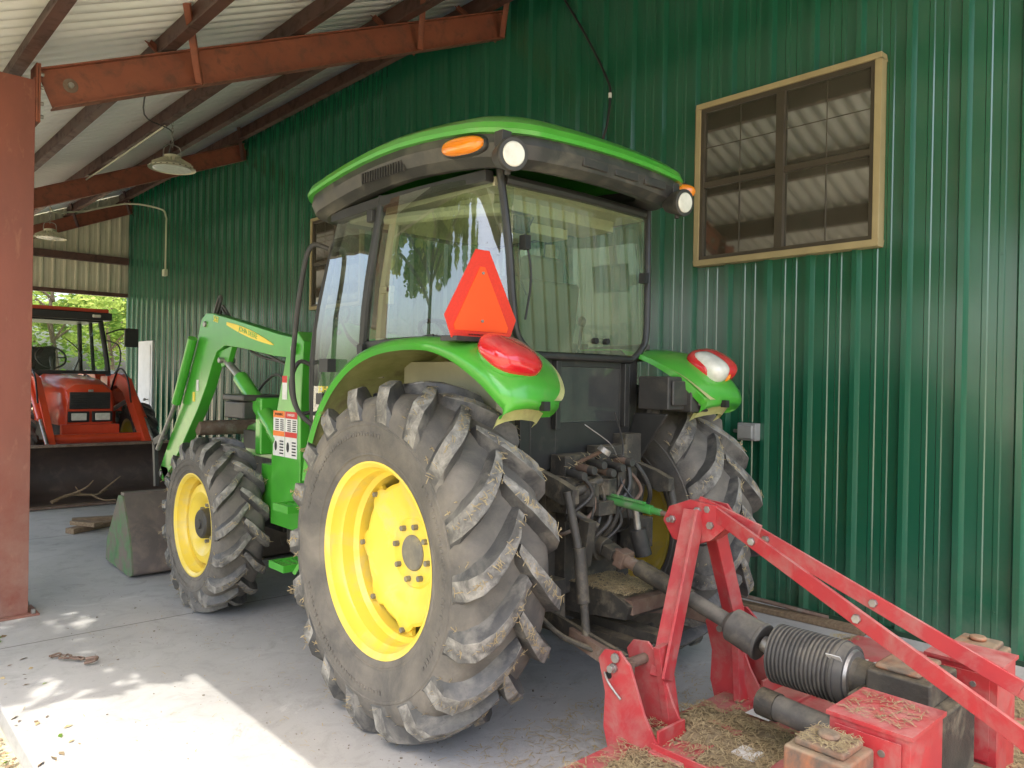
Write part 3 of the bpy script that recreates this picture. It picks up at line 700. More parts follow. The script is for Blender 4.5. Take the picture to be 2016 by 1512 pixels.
text('SLOW MOVING VEHICLE EMBLEM',.0085,SM((0,.015),-.0015),(1,-.035,0),(0,0,1),'ink','sign_text',sm)
b=MB().m('black'); b.tube([(2.10,3.80,2.20),(2.02,3.84,2.21),(1.99,3.88,2.05),(1.98,3.94,1.72),(1.98,3.96,1.5),(2.0,3.95,1.33),(2.06,3.9,1.24),(2.12,3.88,1.22)],.014,10)
b.tube([(2.12,3.97,1.55),(2.04,4.0,1.58),(2.0,4.02,1.45),(2.04,4.0,1.3),(2.12,3.98,1.3)],.012,8)
b.m('frame').box((2.05,3.70,1.56),(.05,.09,.07)); b.box((2.05,3.74,1.38),(.05,.07,.06))
b.obj('grab_rail',tr)
b=MB().m('green'); 
for z,y in ((.45,4.02),(.78,3.98)):
    b.bx(1.93,2.22,y-.09,y-.07,z-.03,z+.01); b.bx(1.93,2.22,y+.07,y+.09,z-.03,z+.01); b.bx(1.93,1.945,y-.07,y+.07,z-.03,z+.01)
    for i in range(6): b.bx(1.96+.045*i,1.98+.045*i,y-.07,y+.07,z-.01,z+.004)
b.bx(2.20,2.225,3.9,3.93,.42,1.05); b.bx(2.20,2.225,4.07,4.1,.42,1.05); b.beam((1.99,3.9,.42),(2.13,3.72,.8),.06,.02)
b.obj('step',tr,bev=.003)
def loader(sg):
    X=lambda x:x if sg<0 else mx(x)
    e=empty('loader_arm',(X(2.13),4.3,1.0),tr)
    b=MB().m('green')
    x0,x1=sorted((X(2.09),X(2.19)))
    b.prism([(4.07,.60),(4.07,1.35),(4.05,1.70),(4.13,1.76),(4.24,1.70),(4.34,1.40),(4.44,1.1),(4.44,.60)],x0,x1)
    b.prism([(4.44,.62),(4.44,.95),(4.62,.95),(4.62,.62)],x0+.02,x1-.02)
    b.cyl((X(2.07),4.15,1.66),(X(2.21),4.15,1.66),.035); b.m('metal').cyl((X(2.065),4.15,1.66),(X(2.215),4.15,1.66),.018)
    b.obj('loader_mast',tr,bev=.006)
    b=MB().m('green')
    top_=[(4.08,1.71),(4.4,1.755),(5.0,1.86),(5.42,1.93),(5.54,1.94),(5.63,1.90),(5.68,1.80),(5.88,1.45),(6.13,1.13),(6.42,.80),(6.50,.70)]
    bot_=[(4.08,1.60),(4.45,1.62),(4.9,1.675),(5.20,1.70),(5.34,1.66),(5.42,1.57),(5.52,1.42),(5.68,1.24),(5.93,1.01),(6.22,.76),(6.40,.64)]
    rg=[]
    xa,xb=X(2.10),X(2.18)
    for (ya,za),(yb,zb_) in zip(top_,bot_): rg.append([(xa,ya,za),(xb,ya,za),(xb,yb,zb_),(xa,yb,zb_)])
    b.loft(rg,closed=True,cap=True)
    b.prism([(5.12,1.70),(5.20,1.58),(5.30,1.55),(5.38,1.66)],min(xa,xb)+.02,max(xa,xb)-.02)
    b.m('metal').cyl((X(2.085),5.55,1.86),(X(2.2),5.55,1.86),.022); b.cyl((X(2.085),5.27,1.60),(X(2.2),5.27,1.60),.02); b.cyl((X(2.085),6.43,.70),(X(2.2),6.43,.70),.025)
    b.obj('boom',e,bev=.006)
    b=MB().m('green').cyl((X(2.14),4.42,1.12),(X(2.14),5.02,1.48),.050); b.m('metal').cyl((X(2.14),5.02,1.48),(X(2.14),5.27,1.60),.026)
    b.m('green').cyl((X(2.14),4.40,1.10),(X(2.14),4.5,1.17),.058)
    b.obj('lift_cylinder',e)
    b=MB().m('green').cyl((X(2.06),5.68,1.76),(X(2.06),6.00,1.28),.034); b.m('metal').cyl((X(2.06),6.00,1.28),(X(2.06),6.40,.90),.018)
    b.m('black'); b.beam((X(2.07),6.25,1.02),(X(2.07),6.50,.95),.03,.06); b.beam((X(2.07),6.50,.95),(X(2.07),6.45,.60),.03,.05)
    b.obj('bucket_cylinder',e,bev=.003)
    b=MB().m('black'); 
    for k in range(2): b.tube([(X(2.2+.02*k),4.2,1.55),(X(2.24+.03*k),4.6,1.58),(X(2.22),5.0,1.70-.05*k),(X(2.22+.02*k),5.3,1.80),(X(2.21),5.5,1.96+.03*k),(X(2.23),5.6,1.98-.02*k),(X(2.24),5.68,1.88)],.009,7)
    b.tube([(X(2.16),5.5,1.93),(X(2.16),5.43,2.03),(X(2.18),5.5,2.06),(X(2.2),5.62,1.98),(X(2.2),5.66,1.9)],.011,7)
    b.tube([(X(2.2),4.3,1.3),(X(2.22),4.6,1.5),(X(2.25),4.9,1.45),(X(2.2),5.0,1.3)],.009,7)
    b.obj('hose',e)
    return e
la=loader(-1); loader(1)
b=MB().m('rust'); b.cyl((2.15,5.80,1.10),(3.21,5.80,1.10),.055); b.obj('cross_tube',tr)
b=MB().m('decaly'); 
ET=[];EB=[]
for i in range(24):
    t=i/23; y=5.17-.72*t; zc=1.853-.160*t; w=.042*math.sin(math.pi*min(1,(.10+t*.88)))**.8
    if i==23: w=.003
    ET.append((y,zc-.005+w*.65)); EB.append((y,zc-.005-w*.55))
b.prism(ET+EB[::-1],2.0965,2.0995); b.obj('loader_decal',la)
text('JOHN DEERE',.044,(2.0955,4.82,1.774),(0,-1,-.22),(0,-.22,1),'green','decal_text',la,sx=1.15)
text('563',.06,(2.0985,5.36,1.885),(0,-1,-.2),(0,-.2,1),'decaly','decal_number',la)
for i,(y0,y1,zz0,zz1) in enumerate(((4.262,4.41,1.02,1.29),(4.105,4.253,1.02,1.29),(4.24,4.30,1.36,1.50))):
    b=MB()
    b.m('decalw').bx(2.0865,2.0895,y0,y1,zz0,zz1)
    b.m('decalo' if i==0 else 'decalr').bx(2.085,2.0866,y0,y1,zz1-.04,zz1); 
    if i<2:
        b.m('decalo' if i==0 else 'decalr').bx(2.085,2.0866,y0,y1,zz0+.12,zz0+.15)
        b.m('ink')
        for k in range(7):
            for cc in range(2):
                b.bx(2.0852,2.0866,y0+.012+cc*.065,y0+.055+cc*.065,zz1-.055-.012*k,zz1-.049-.012*k); 
        for k in range(5): b.bx(2.0852,2.0866,y0+.012,y0+.06,zz0+.015+.018*k,zz0+.023+.018*k)
        b.m('ink').ell((2.0866,y1-.035,zz0+.06),(.0015,.018,.03))
    b.obj('warning_decal',tr)
text('WARNING',.022,(2.0845,4.336,1.27),(0,-1,0),(0,0,1),'ink','decal_text',la); text('DANGER',.022,(2.0845,4.18,1.27),(0,-1,0),(0,0,1),'decalw','decal_text',la)
b=MB().m('decalw').bx(2.0965,2.0995,5.66,5.70,1.38,1.46); b.obj('small_decal',la)
b=MB().m('decaly').bx(2.0965,2.0995,5.73,5.77,1.30,1.37); b.obj('small_decal',la)
text('JOHN DEERE',.05,(2.055,3.66,1.43),(0,-1,0),(0,0,1),'decaly','decal_text',cabo)
b=MB().m('black'); b.bx(2.03,2.30,4.72,5.02,1.22,1.33); b.bx(2.02,2.31,4.71,5.03,1.335,1.375); b.bx(2.12,2.22,4.685,4.71,1.30,1.36); b.m('green').bx(2.1,2.4,4.62,4.70,1.0,1.36); b.obj('tool_box',tr,bev=.012)
# loader bucket, tipped slightly
b=MB().m('bucket'); x0,x1=1.76,3.60
cp=[(p.y,p.z) for p in cat([(0,6.60,.035),(0,6.10,.014),(0,5.99,.018),(0,5.945,.07),(0,6.02,.30),(0,6.20,.58)],5)]
b.loft([[(x0,y,z) for y,z in cp],[(x1,y,z) for y,z in cp]])
inner=[(y+.014,z+.010) for y,z in cp]; b.loft([[(x0,y,z) for y,z in inner],[(x1,y,z) for y,z in inner]])
b.m('greenold')
for xa in (x0-.012,x1): b.prism(cp+[(6.30,.575),(6.58,.20)],xa,xa+.012)
b.m('bucket').beam((x0,6.24,.585),(x1,6.24,.585),.08,.03); b.beam((x0,6.55,.025),(x1,6.55,.025),.12,.016)
for x in (2.10,2.20,3.15,3.25): b.prism([(6.04,.2),(5.93,.3),(6.3,.76),(6.46,.76),(6.2,.5)],x,x+.012)
for i in range(4): b.prism([(5.93,.10),(6.16,.52),(6.20,.52),(5.97,.10)],2.0+.45*i,2.03+.45*i)
b.obj('loader_bucket',tr)
h=MB().m('grime')
h.bx(2.50,2.86,2.36,2.55,.55,1.10); h.box((CX,2.36,1.0),(.26,.10,.14)); h.box((CX,2.35,.83),(.18,.08,.12))
h.cyl((CX,2.40,.745),(CX,2.30,.745),.07,.06); h.cyl((2.42,2.50,1.13),(2.94,2.50,1.13),.05)
for sg in (-1,1):
    X=lambda x:x if sg<0 else mx(x)
    h.m('grime').prism([(2.54,1.16),(2.54,1.08),(2.22,.98),(2.16,.99),(2.16,1.05),(2.24,1.08)],min(X(2.33),X(2.37)),max(X(2.33),X(2.37)))
    h.m('grime').cyl((X(2.33),2.19,1.04),(X(2.33),2.12,.80),.018); h.cyl((X(2.33),2.12,.82),(X(2.33),2.09,.60),.026); h.m('grime').cyl((X(2.33),2.09,.62),(X(2.33),2.07,.46),.017)
    h.m('grime').beam((X(2.42),2.62,.50),(X(2.30),1.84,.43),.018,.075); h.m('rust').beam((X(2.35),2.16,.455),(X(2.27),1.80,.425),.05,.06)
    h.cyl((X(2.24),1.83,.435),(X(2.40),1.83,.435),.02)
    h.m('grime').tube([(X(2.24),2.3,.55),(X(2.26),2.15,.47),(X(2.3),2.0,.44)],.012)
    h.m('grime').bx(min(X(2.42),X(2.50)),max(X(2.42),X(2.50)),2.35,2.7,.40,.62)
    h.cyl((X(2.30),2.45,.62),(X(2.30),2.38,1.05),.03)
h.m('grime').bx(2.58,2.80,2.04,2.42,.36,.40); h.bx(2.64,2.72,1.9,2.6,.40,.44); h.m('rust').beam((2.70,2.2,.49),(2.98,2.05,.47),.045,.04)
h.m('grime').prism([(2.42,.60),(2.12,.60),(2.02,.56),(2.04,.50),(2.42,.46)],2.54,2.82)
h.m('rust').bx(2.56,2.80,2.02,2.08,.52,.58)
h.m('grime').bx(2.46,2.66,2.33,2.42,1.08,1.17); h.bx(2.70,2.9,2.34,2.42,1.10,1.20); h.bx(2.44,2.54,2.30,2.42,.92,1.08); h.bx(2.80,2.92,2.30,2.42,.86,1.10)
random.seed(3)
for i in range(6):
    x=2.48+.065*i; h.m('rust' if i%2 else 'black').cyl((x,2.34,1.10+.02*(i%3)),(x-.01,2.25,1.09+.02*(i%3)),.018,.018,14); h.m('black').cyl((x-.01,2.25,1.09+.02*(i%3)),(x-.012,2.22,1.09+.02*(i%3)),.022,.018,14)
h.m('grime').cyl((2.45,2.30,1.0),(2.62,2.26,1.06),.022); h.cyl((2.5,2.31,.92),(2.56,2.22,.86),.018)
h.m('metal').cyl((2.56,2.2,1.19),(2.57,2.19,1.21),.032,.028); h.m('rust').tube([(2.52,2.4,1.1),(2.55,2.28,1.16),(2.56,2.2,1.20)],.009)
h.m('grime').bx(2.9,3.02,2.35,2.5,.7,1.25); h.bx(2.86,2.98,2.24,2.34,.72,.86)
h.box((2.56,2.28,1.0),(.07,.08,.10),Matrix.Rotation(.4,3,'Z')); h.box((2.62,2.25,.94),(.12,.07,.06)); h.box((2.78,2.3,1.02),(.08,.08,.14)); h.box((2.66,2.26,1.03),(.09,.06,.07),Matrix.Rotation(.3,3,'Z')); h.box((2.50,2.24,.80),(.05,.06,.20),Matrix.Rotation(.15,3,'X'))
h.m('black').cyl((2.84,2.22,.82),(2.86,2.20,.70),.04); h.m('metal').cyl((2.83,2.23,.92),(2.84,2.22,.82),.016)
for i in range(14):
    x_=random.uniform(2.42,2.93); z_=random.uniform(.98,1.14)
    p=[(x_,2.40,z_),(x_+random.uniform(-.05,.05),2.28,z_+random.uniform(-.03,.02)),(x_+random.uniform(-.08,.08),2.24,z_-.12),(x_+random.uniform(-.07,.07),2.30,z_-.22),(x_+random.uniform(-.07,.07),2.40,z_-.26)]
    h.m(random.choice(['black','grime','black','rust'])).tube(p,random.choice((.007,.009,.012)),7)
h.m('metal').tube([(2.66,2.4,1.30),(2.72,2.3,1.22),(2.70,2.24,1.17)],.0035,5); h.m('black').tube([(2.9,2.42,1.35),(2.82,2.3,1.2),(2.76,2.26,1.05),(2.8,2.2,.95)],.005,5)
hit=h.obj('hitch_linkage',tr,bev=.004)
b=MB(); straws(b,lambda:(V((random.uniform(2.54,2.82),random.uniform(2.04,2.4),.602)),V((0,0,1))),1400,.015,.05,lift=.15); straws(b,lambda:(V((random.uniform(2.45,2.9),random.uniform(2.28,2.4),random.uniform(1.1,1.17))),V((0,-.5,1))),60,.02,.05,lift=.1); b.obj('straw_debris',hit,fix=False,ang=0)['kind']='stuff'
b=MB().m('greenlink').cyl((CX,2.34,.978),(CX,1.97,.947),.015); b.cyl((CX,2.30,.974),(CX,2.02,.951),.021); b.m('rust').cyl((CX,2.37,.98),(CX,2.32,.976),.012); b.cyl((CX,2.0,.949),(CX,1.86,.938),.011); b.m('grime').box((CX,2.37,.978),(.06,.06,.06)); b.m('greenlink').beam((CX-.02,2.28,.998),(CX-.02,2.04,.980),.012,.012); b.m('metal').box((CX,1.87,.938),(.05,.05,.045))
b.obj('top_link',tr,bev=.003)
b=MB().m('black'); b.bx(3.0,3.26,2.18,2.36,1.37,1.53); b.bx(3.02,3.24,2.165,2.18,1.39,1.51); b.bx(3.13,3.28,2.14,2.3,1.36,1.50); b.m('metal').cyl((3.2,2.13,1.40),(3.2,2.15,1.40),.01)
b.m('frame').prism([(2.4,1.35),(2.2,1.35),(2.45,1.0),(2.5,1.0)],3.02,3.04); b.obj('rear_console_box',tr,bev=.012)
# ------------------------------------------------------------------ mower
mo=empty('rotary_mower',(CX,.9,0),None,'red rear mounted mower attachment covered with grass clippings','mower')
b=MB().m('deck')
out=[(1.26,.0),(1.26,1.55),(1.42,1.78),(1.9,1.83),(3.46,1.83),(3.94,1.78),(4.1,1.55),(4.1,.0),(3.7,-.35),(1.66,-.35)]
def inset(poly,k): 
    cx_=sum(p[0] for p in poly)/len(poly);cy_=sum(p[1] for p in poly)/len(poly); return [(cx_+(x-cx_)*k,cy_+(y-cy_)*k) for x,y in poly]
b.loft([[(x,y,.05) for x,y in out],[(x,y,.155) for x,y in out],[(x,y,.165) for x,y in inset(out,.99)],[(x,y,.165) for x,y in inset(out,.5)]],closed=True)
b.add([(x,y,.165) for x,y in inset(out,.5)],[tuple(range(len(out)))])
b.bx(2.2,2.6,1.52,1.66,.165,.20); b.bx(2.9,3.2,1.52,1.66,.165,.20); b.bx(1.5,3.9,.30,.38,.165,.23); b.bx(1.4,4.0,1.26,1.32,.165,.20)
b.bx(3.35,4.05,1.1,1.72,.168,.205)
b.obj('deck',mo,bev=.006)
for a in ((3.52,3.7,1.10,1.34,.2052,.2065),(2.75,2.87,1.50,1.6,.2,.2015),(2.42,2.50,1.38,1.46,.19,.202)):
    MB().m('decalw').bx(*a).obj('label_plate',mo)
text('2400',.15,(3.66,1.50,.207),(.12,-1,0),(1,.12,0),'decalw','deck_number',mo)
b=MB().m('red')
for sg in (-1,1):
    X=lambda x:x if sg<0 else mx(x)
    for dx in (2.23,2.40):
        x0,x1=sorted((X(dx),X(dx+.012)))
        b.prism([(1.92,.45),(1.89,.49),(1.82,.50),(1.77,.46),(1.70,.30),(1.64,.21),(1.64,.165),(1.86,.10),(1.89,.2),(1.885,.33)],x0,x1)
    x0,x1=sorted((X(2.242),X(2.40))); b.bx(x0,x1,1.64,1.652,.17,.26)
    b.bx(x0-.02,x1+.03,1.36,1.66,.166,.185); b.bx(x0-.02,x0-.012,1.36,1.66,.185,.22)
    p=V((X(2.40),1.76,.38)); q=V((X(2.63),1.78,.99)); b.beam(p,q,.075,.022,0); b.beam(p+V((0,-.035,0)),q+V((0,-.035,0)),.012,.07)
    b.beam((X(2.41),1.76,.50),(X(2.44),1.72,.165),.07,.03)
    b.m('metal')
    for yy_,zz in ((1.84,.435),(1.83,.475)): b.cyl((X(2.215),yy_,zz),(X(2.225),yy_,zz),.018,.018,10)
    b.cyl((X(2.20),1.84,.435),(X(2.43),1.84,.435),.014); b.m('ink').cyl((X(2.226),1.865,.40),(X(2.2295),1.865,.40),.014,.014,12); b.m('metal').tube([(X(2.22),1.80,.33),(X(2.21),1.85,.38),(X(2.22),1.88,.41)],.005,6)
    b.m('red')
for x in (2.635,2.715):
    b.prism([(1.80,1.03),(1.90,.99),(1.93,.93),(1.88,.86),(1.80,.84),(1.70,.88),(1.62,.95),(1.68,1.02)],x,x+.012)
b.bx(2.647,2.715,1.72,1.80,.90,.98)
b.m('metal')
for yy_,zz in ((1.88,.94),(1.80,.87),(1.76,.99),(1.70,.94)): b.cyl((2.622,yy_,zz),(2.742,yy_,zz),.016,.016,6)
b.cyl((2.60,1.88,.94),(2.77,1.88,.94),.011)
b.obj('hitch_frame',mo,bev=.003)
for sg in (-1,1):
    b=MB().m('red')
    if sg<0: p0,p1,p2=V((2.655,1.72,1.0)),V((2.31,.55,.60)),V((2.18,.05,.24))
    else: p0,p1,p2=V((2.715,1.72,.99)),V((2.80,.68,.565)),V((2.88,.05,.26))
    b.beam(p0,p1,.014,.055); b.beam(p1,p2,.014,.055)
    if sg<0: b.beam(p0+V((.0,.05,.018)),p0+V((.0,-.22,-.06)),.014,.06)
    b.m('metal')
    for t in (.0,.2,.58): 
        q_=p0.lerp(p1,t); b.cyl(q_+V((-.022,0,0)),q_+V((.022,0,0)),.015,.015,6)
    b.obj('brace_bar',mo,bev=.002)
for sg in (-1,1):
    b=MB().m('red'); x0,x1=(2.18,2.42) if sg<0 else (2.93,3.13)
    b.bx(x0,x1,.78,1.00,.165,.555); b.bx(x0-.008,x1+.008,.772,1.008,.556,.568); b.bx(x0-.012,x0-.008,.80,.98,.25,.54)
    b.m('metal'); b.cyl((x0-.014,.85,.5),(x0-.008,.85,.5),.01); b.cyl((x0+.05,1.001,.5),(x0+.05,1.015,.5),.012); b.cyl((x0+.18,1.001,.22),(x0+.18,1.015,.22),.012); b.cyl(((x0+x1)/2,1.001,.4),((x0+x1)/2,1.01,.4),.012)
    b.m('ink').bx((x0+x1)/2+.02,(x0+x1)/2+.05,1.0003,1.0015,.42,.46)
    b.obj('belt_guard',mo,bev=.005)
    b=MB().m('rustor'); x0,x1=(1.985,2.15) if sg<0 else (3.22,3.40); b.bx(x0,x1,.86,1.04,.165,.515); b.bx(x0+.02,x1-.02,.88,1.02,.515,.537); b.cyl(((x0+x1)/2,.95,.537),((x0+x1)/2,.95,.555),.03)
    b.obj('spindle_guard',mo,bev=.025,seg=3)
b=MB().m('grime'); b.bx(CX-.17,CX+.17,.82,1.10,.165,.50); b.bx(CX-.12,CX+.12,.86,1.06,.50,.58); b.cyl((CX,1.08,.50),(CX,1.18,.50),.06); b.bx(CX-.2,CX+.2,.70,1.2,.17,.26)
b.m('rustor').bx(CX-.1,CX+.1,.90,1.04,.58,.60)
b.obj('gearbox',mo,bev=.015)
b=MB().m('guardgrey'); DY=-.045
prof=[(1.475,.03),(1.475,.104)]
for i in range(15): prof+=[(1.472-.0155*i,.108),(1.466-.0155*i,.108),(1.464-.0155*i,.099),(1.458-.0155*i,.099)]
prof+=[(1.235,.110),(1.225,.110),(1.225,.09)]
n=48;m=len(prof)
b.add([(CX+r*math.cos(6.28318*i/n),yy_+DY,.50+r*math.sin(6.28318*i/n)) for i in range(n) for yy_,r in prof],[(i*m+k,i*m+k+1,((i+1)%n)*m+k+1,((i+1)%n)*m+k) for i in range(n) for k in range(m-1)])
b.cyl((CX,1.225+DY,.50),(CX,1.195+DY,.50),.105,.10,32); b.m('metal').cyl((CX,1.197+DY,.50),(CX,1.185+DY,.50),.088,.083,32); b.m('grime').cyl((CX,1.19+DY,.50),(CX,1.15+DY,.50),.065,.055,32)
b.m('decalw').box((CX-.083,1.225+DY,.50+.070),(.003,.05,.035),Matrix.Rotation(R(-45),3,'Y'))
b.m('guardgrey').cyl((CX-.12,1.36,.35),(CX-.14,1.10,.34),.045); b.m('grime').cyl((CX-.115,1.43,.352),(CX-.12,1.36,.35),.05)
b.obj('clutch_guard',mo)
b=MB().m('black')
S=V((CX,2.27,.745));E_=V((CX,1.45,.510)); D_=(E_-S)
b.m('grime').cyl(S+V((0,.05,.01)),S,.045); b.box(S+D_*.04,(.08,.06,.05),Matrix.Rotation(R(20),3,'X')); b.m('rust').cyl(S+D_*.06,S+D_*.26,.028); b.box(S+D_*.12,(.075,.05,.075),Matrix.Rotation(R(17),3,'X')); b.m('grime').cyl(S+D_*.22,S+D_*.55,.038); b.m('guardgrey').cyl(S+D_*.5,S+D_*.78,.032)
b.cyl(S+D_*.76,S+D_*.79,.036,.062,32); b.cyl(S+D_*.79,S+D_*.95,.066,.070,32); b.cyl(S+D_*.93,S+D_*.95,.074,.074,32); b.m('metal').cyl(S+D_*.95,S+D_*1.03,.03)
b.obj('drive_shaft',mo,bev=.004)
def hgt(x,y):
    return .166+max(0,.055*noise.noise(V((x*2.2,y*2.2,3)))+.024*noise.noise(V((x*9,y*9,1)))+.011)
b=MB().m('clip'); nx,ny=150,110; vs=[]
for j in range(ny+1):
    for i in range(nx+1):
        x=1.28+2.8*i/nx; y=-.3+2.1*j/ny; e_=min(1,(1.83-y)*10,(x-1.26)*8); vs.append((x,y,.158+(hgt(x,y)-.163)*max(0,e_)+.004*noise.noise(V((x*60,y*60,0)))))
fs=[(j*(nx+1)+i,j*(nx+1)+i+1,(j+1)*(nx+1)+i+1,(j+1)*(nx+1)+i) for j in range(ny) for i in range(nx)]
b.add(vs,fs)
def sd():
    while True:
        x=random.uniform(1.5,4.0);y=random.uniform(.6,1.8); z=hgt(x,y)
        if z>.168 or random.random()<.2: return V((x,y,z+.003)),V((0,0,1))
straws(b,sd,20000,.012,.045,.0012)
straws(b,lambda:(V((random.uniform(2.2,2.40),random.uniform(.8,.99),.57)),V((0,0,1))),160,.012,.04,.0011,lift=.1)
straws(b,lambda:(V((random.uniform(2.0,2.13),random.uniform(.88,1.01),.539)),V((0,0,1))),240,.01,.035,.0011,lift=.1)
top(b.obj('grass_clippings',fix=False,ang=60),'dry brown grass clippings heaped on the red mower','grass clippings',kind='stuff')
# ------------------------------------------------------------------ orange tractor
ot=empty('tractor',(2.75,12.6,0),None,'orange cab tractor facing out with a wide dark loader bucket','tractor')
OX=2.75
o_sp=dict(FRONT); o_sp['straw']=10
for sg in (-1,1): wheel(ot,OX+sg*.74,11.75,.53,sg,o_sp)
b_sp=dict(REAR); b_sp['straw']=10
for sg in (-1,1): wheel(ot,OX+sg*.78,13.9,.74,sg,b_sp)
b=MB().m('orange'); rg=[]
for y,zt,w in ((11.22,1.26,.27),(11.27,1.34,.30),(11.5,1.40,.32),(11.9,1.43,.33),(12.9,1.47,.34)): rg.append([(OX-w,y,.80),(OX-w,y,zt-.2),(OX-w+.03,y,zt-.08),(OX-w+.13,y,zt),(OX+w-.13,y,zt),(OX+w-.03,y,zt-.08),(OX+w,y,zt-.2),(OX+w,y,.80)])
b.loft(rg,closed=True,cap=True); b.bx(OX-.34,OX+.34,11.14,11.24,.66,.82)
b.m('black').bx(OX-.24,OX+.24,11.195,11.225,1.02,1.24); 
b.m('frame')
for i in range(7): b.bx(OX-.23,OX+.23,11.18,11.195,1.03+.03*i,1.042+.03*i)
b.m('metal').bx(OX-.03,OX+.03,11.17,11.19,1.245,1.275)
b.obj('hood',ot,bev=.012,ang=45)
for sg in (-1,1):
    b=MB().m('lens').box((OX+sg*.14,11.160,.92),(.18,.03,.095)); b.m('ink').box((OX+sg*.14,11.184,.92),(.25,.03,.14)); b.obj('headlight',ot,bev=.01)
b=MB().m('grime'); b.bx(OX-.25,OX+.25,11.3,14.1,.5,.85); b.cyl((OX-.7,11.75,.53),(OX+.7,11.75,.53),.07); b.cyl((OX-.7,13.9,.74),(OX+.7,13.9,.74),.11); b.m('orange').bx(OX-.45,OX+.45,11.05,11.13,.55,.66); b.bx(OX-.9,OX+.9,13.1,14.6,1.0,1.06)
for sg in (-1,1): b.prism([(13.1,.9),(13.1,1.2),(13.35,1.48),(13.9,1.55),(14.5,1.45),(14.5,1.38),(13.9,1.48),(13.4,1.4),(13.2,1.2),(13.2,.9)],min(OX+sg*.58,OX+sg*.98),max(OX+sg*.58,OX+sg*.98))
b.obj('chassis',ot,bev=.01)
b=MB().m('frame')
for sg in (-1,1):
    b.tube([(OX+sg*.70,12.95,1.15),(OX+sg*.66,13.0,1.7),(OX+sg*.60,13.15,2.32)],.038,8,4); b.tube([(OX+sg*.68,13.8,1.5),(OX+sg*.62,13.8,2.32)],.028,8,2); b.tube([(OX+sg*.66,14.5,1.4),(OX+sg*.60,14.4,2.32)],.035,8,2)
b.beam((OX-.7,12.95,1.5),(OX+.7,12.95,1.5),.04,.05); b.beam((OX-.62,13.12,2.3),(OX+.62,13.12,2.3),.04,.05); b.tube([(OX+.2,12.93,1.52),(OX+.28,12.98,1.8),(OX+.1,13.02,2.0)],.008)
b.tube([(OX+.66,13.05,2.1),(OX+.85,12.95,2.18),(OX+.98,12.9,2.15)],.012); b.box((OX+.98,12.9,2.05),(.19,.05,.29))
b.tube([(OX+.62,12.9,1.3),(OX+.78,12.8,1.6),(OX+.78,12.8,1.9),(OX+.66,13.0,2.0)],.012)
b.obj('cab_frame',ot)
b=MB().m('glass'); b.add([(OX-.68,12.96,1.5),(OX+.68,12.96,1.5),(OX+.6,13.14,2.3),(OX-.6,13.14,2.3)],[(0,1,2,3)]); b.obj('windshield',ot,fix=False)
b=MB().m('orange'); b.bx(OX-.70,OX+.70,13.06,14.6,2.42,2.48); b.m('frame').bx(OX-.72,OX+.72,12.96,14.6,2.30,2.418); b.m('lens').box((OX+.5,12.95,2.36),(.12,.03,.05)); b.box((OX-.5,12.95,2.36),(.12,.03,.05)); b.obj('roof',ot,bev=.04,seg=4)
b=MB().m('ink'); b.bx(OX-.25,OX+.25,13.9,14.3,1.4,1.52); b.bx(OX-.24,OX+.24,14.25,14.38,1.5,1.9); b.obj('seat',ot,bev=.04)
b=MB().m('black'); ring=[V((OX+.2*math.cos(a*.3927),13.45+.12*math.sin(a*.3927),1.72+.16*math.sin(a*.3927))) for a in range(17)]; b.tube(ring,.015,8,2,False); b.cyl((OX,13.3,1.5),(OX,13.45,1.72),.03); b.beam(ring[0],ring[8],.03,.015); b.obj('steering_wheel',ot)
for sg in (-1,1):
    b=MB().m('orange'); x=OX+sg*.55
    b.prism([(12.6,1.2),(12.6,1.42),(11.9,1.50),(11.5,1.42),(11.0,.98),(10.45,.45),(10.5,.35),(11.1,.80),(11.65,1.24),(11.95,1.32)],x-.04,x+.04); b.bx(x-.06,x+.06,12.3,12.65,.6,1.45)
    b.m('metal').cyl((x,12.3,.95),(x,11.4,1.15),.03); b.m('orange').cyl((x+.06*sg,11.7,1.38),(x+.06*sg,11.0,.9),.035); b.m('metal').cyl((x+.06*sg,11.0,.9),(x+.06*sg,10.6,.62),.02)
    b.m('ink').tube([(x-.05,12.2,1.2),(x-.05,11.8,1.55),(x-.05,11.4,1.45),(x-.05,11.2,1.1)],.012)
    b.obj('loader_arm',ot,bev=.008)
b=MB().m('orange').cyl((OX-.55,10.85,.66),(OX+.55,10.85,.66),.06); b.obj('cross_tube',ot)
b=MB().m('bladebk'); x0,x1=1.62,3.86
cp=[(p.y,p.z) for p in cat([(0,9.55,.02),(0,9.95,.02),(0,10.2,.10),(0,10.30,.28),(0,10.26,.48),(0,10.1,.64)],5)]
b.loft([[(x0,y,z) for y,z in cp],[(x1,y,z) for y,z in cp]]); b.loft([[(x0,y+.015,z-.012) for y,z in cp],[(x1,y+.015,z-.012) for y,z in cp]])
for x in (x0-.012,x1): b.prism([(9.55,.02)]+cp[1:]+[(9.95,.60)],x,x+.012)
b.m('rust').beam((x0,10.08,.645),(x1,10.08,.645),.08,.03); b.beam((x0,9.58,.02),(x1,9.58,.02),.14,.02); b.obj('loader_bucket',ot)
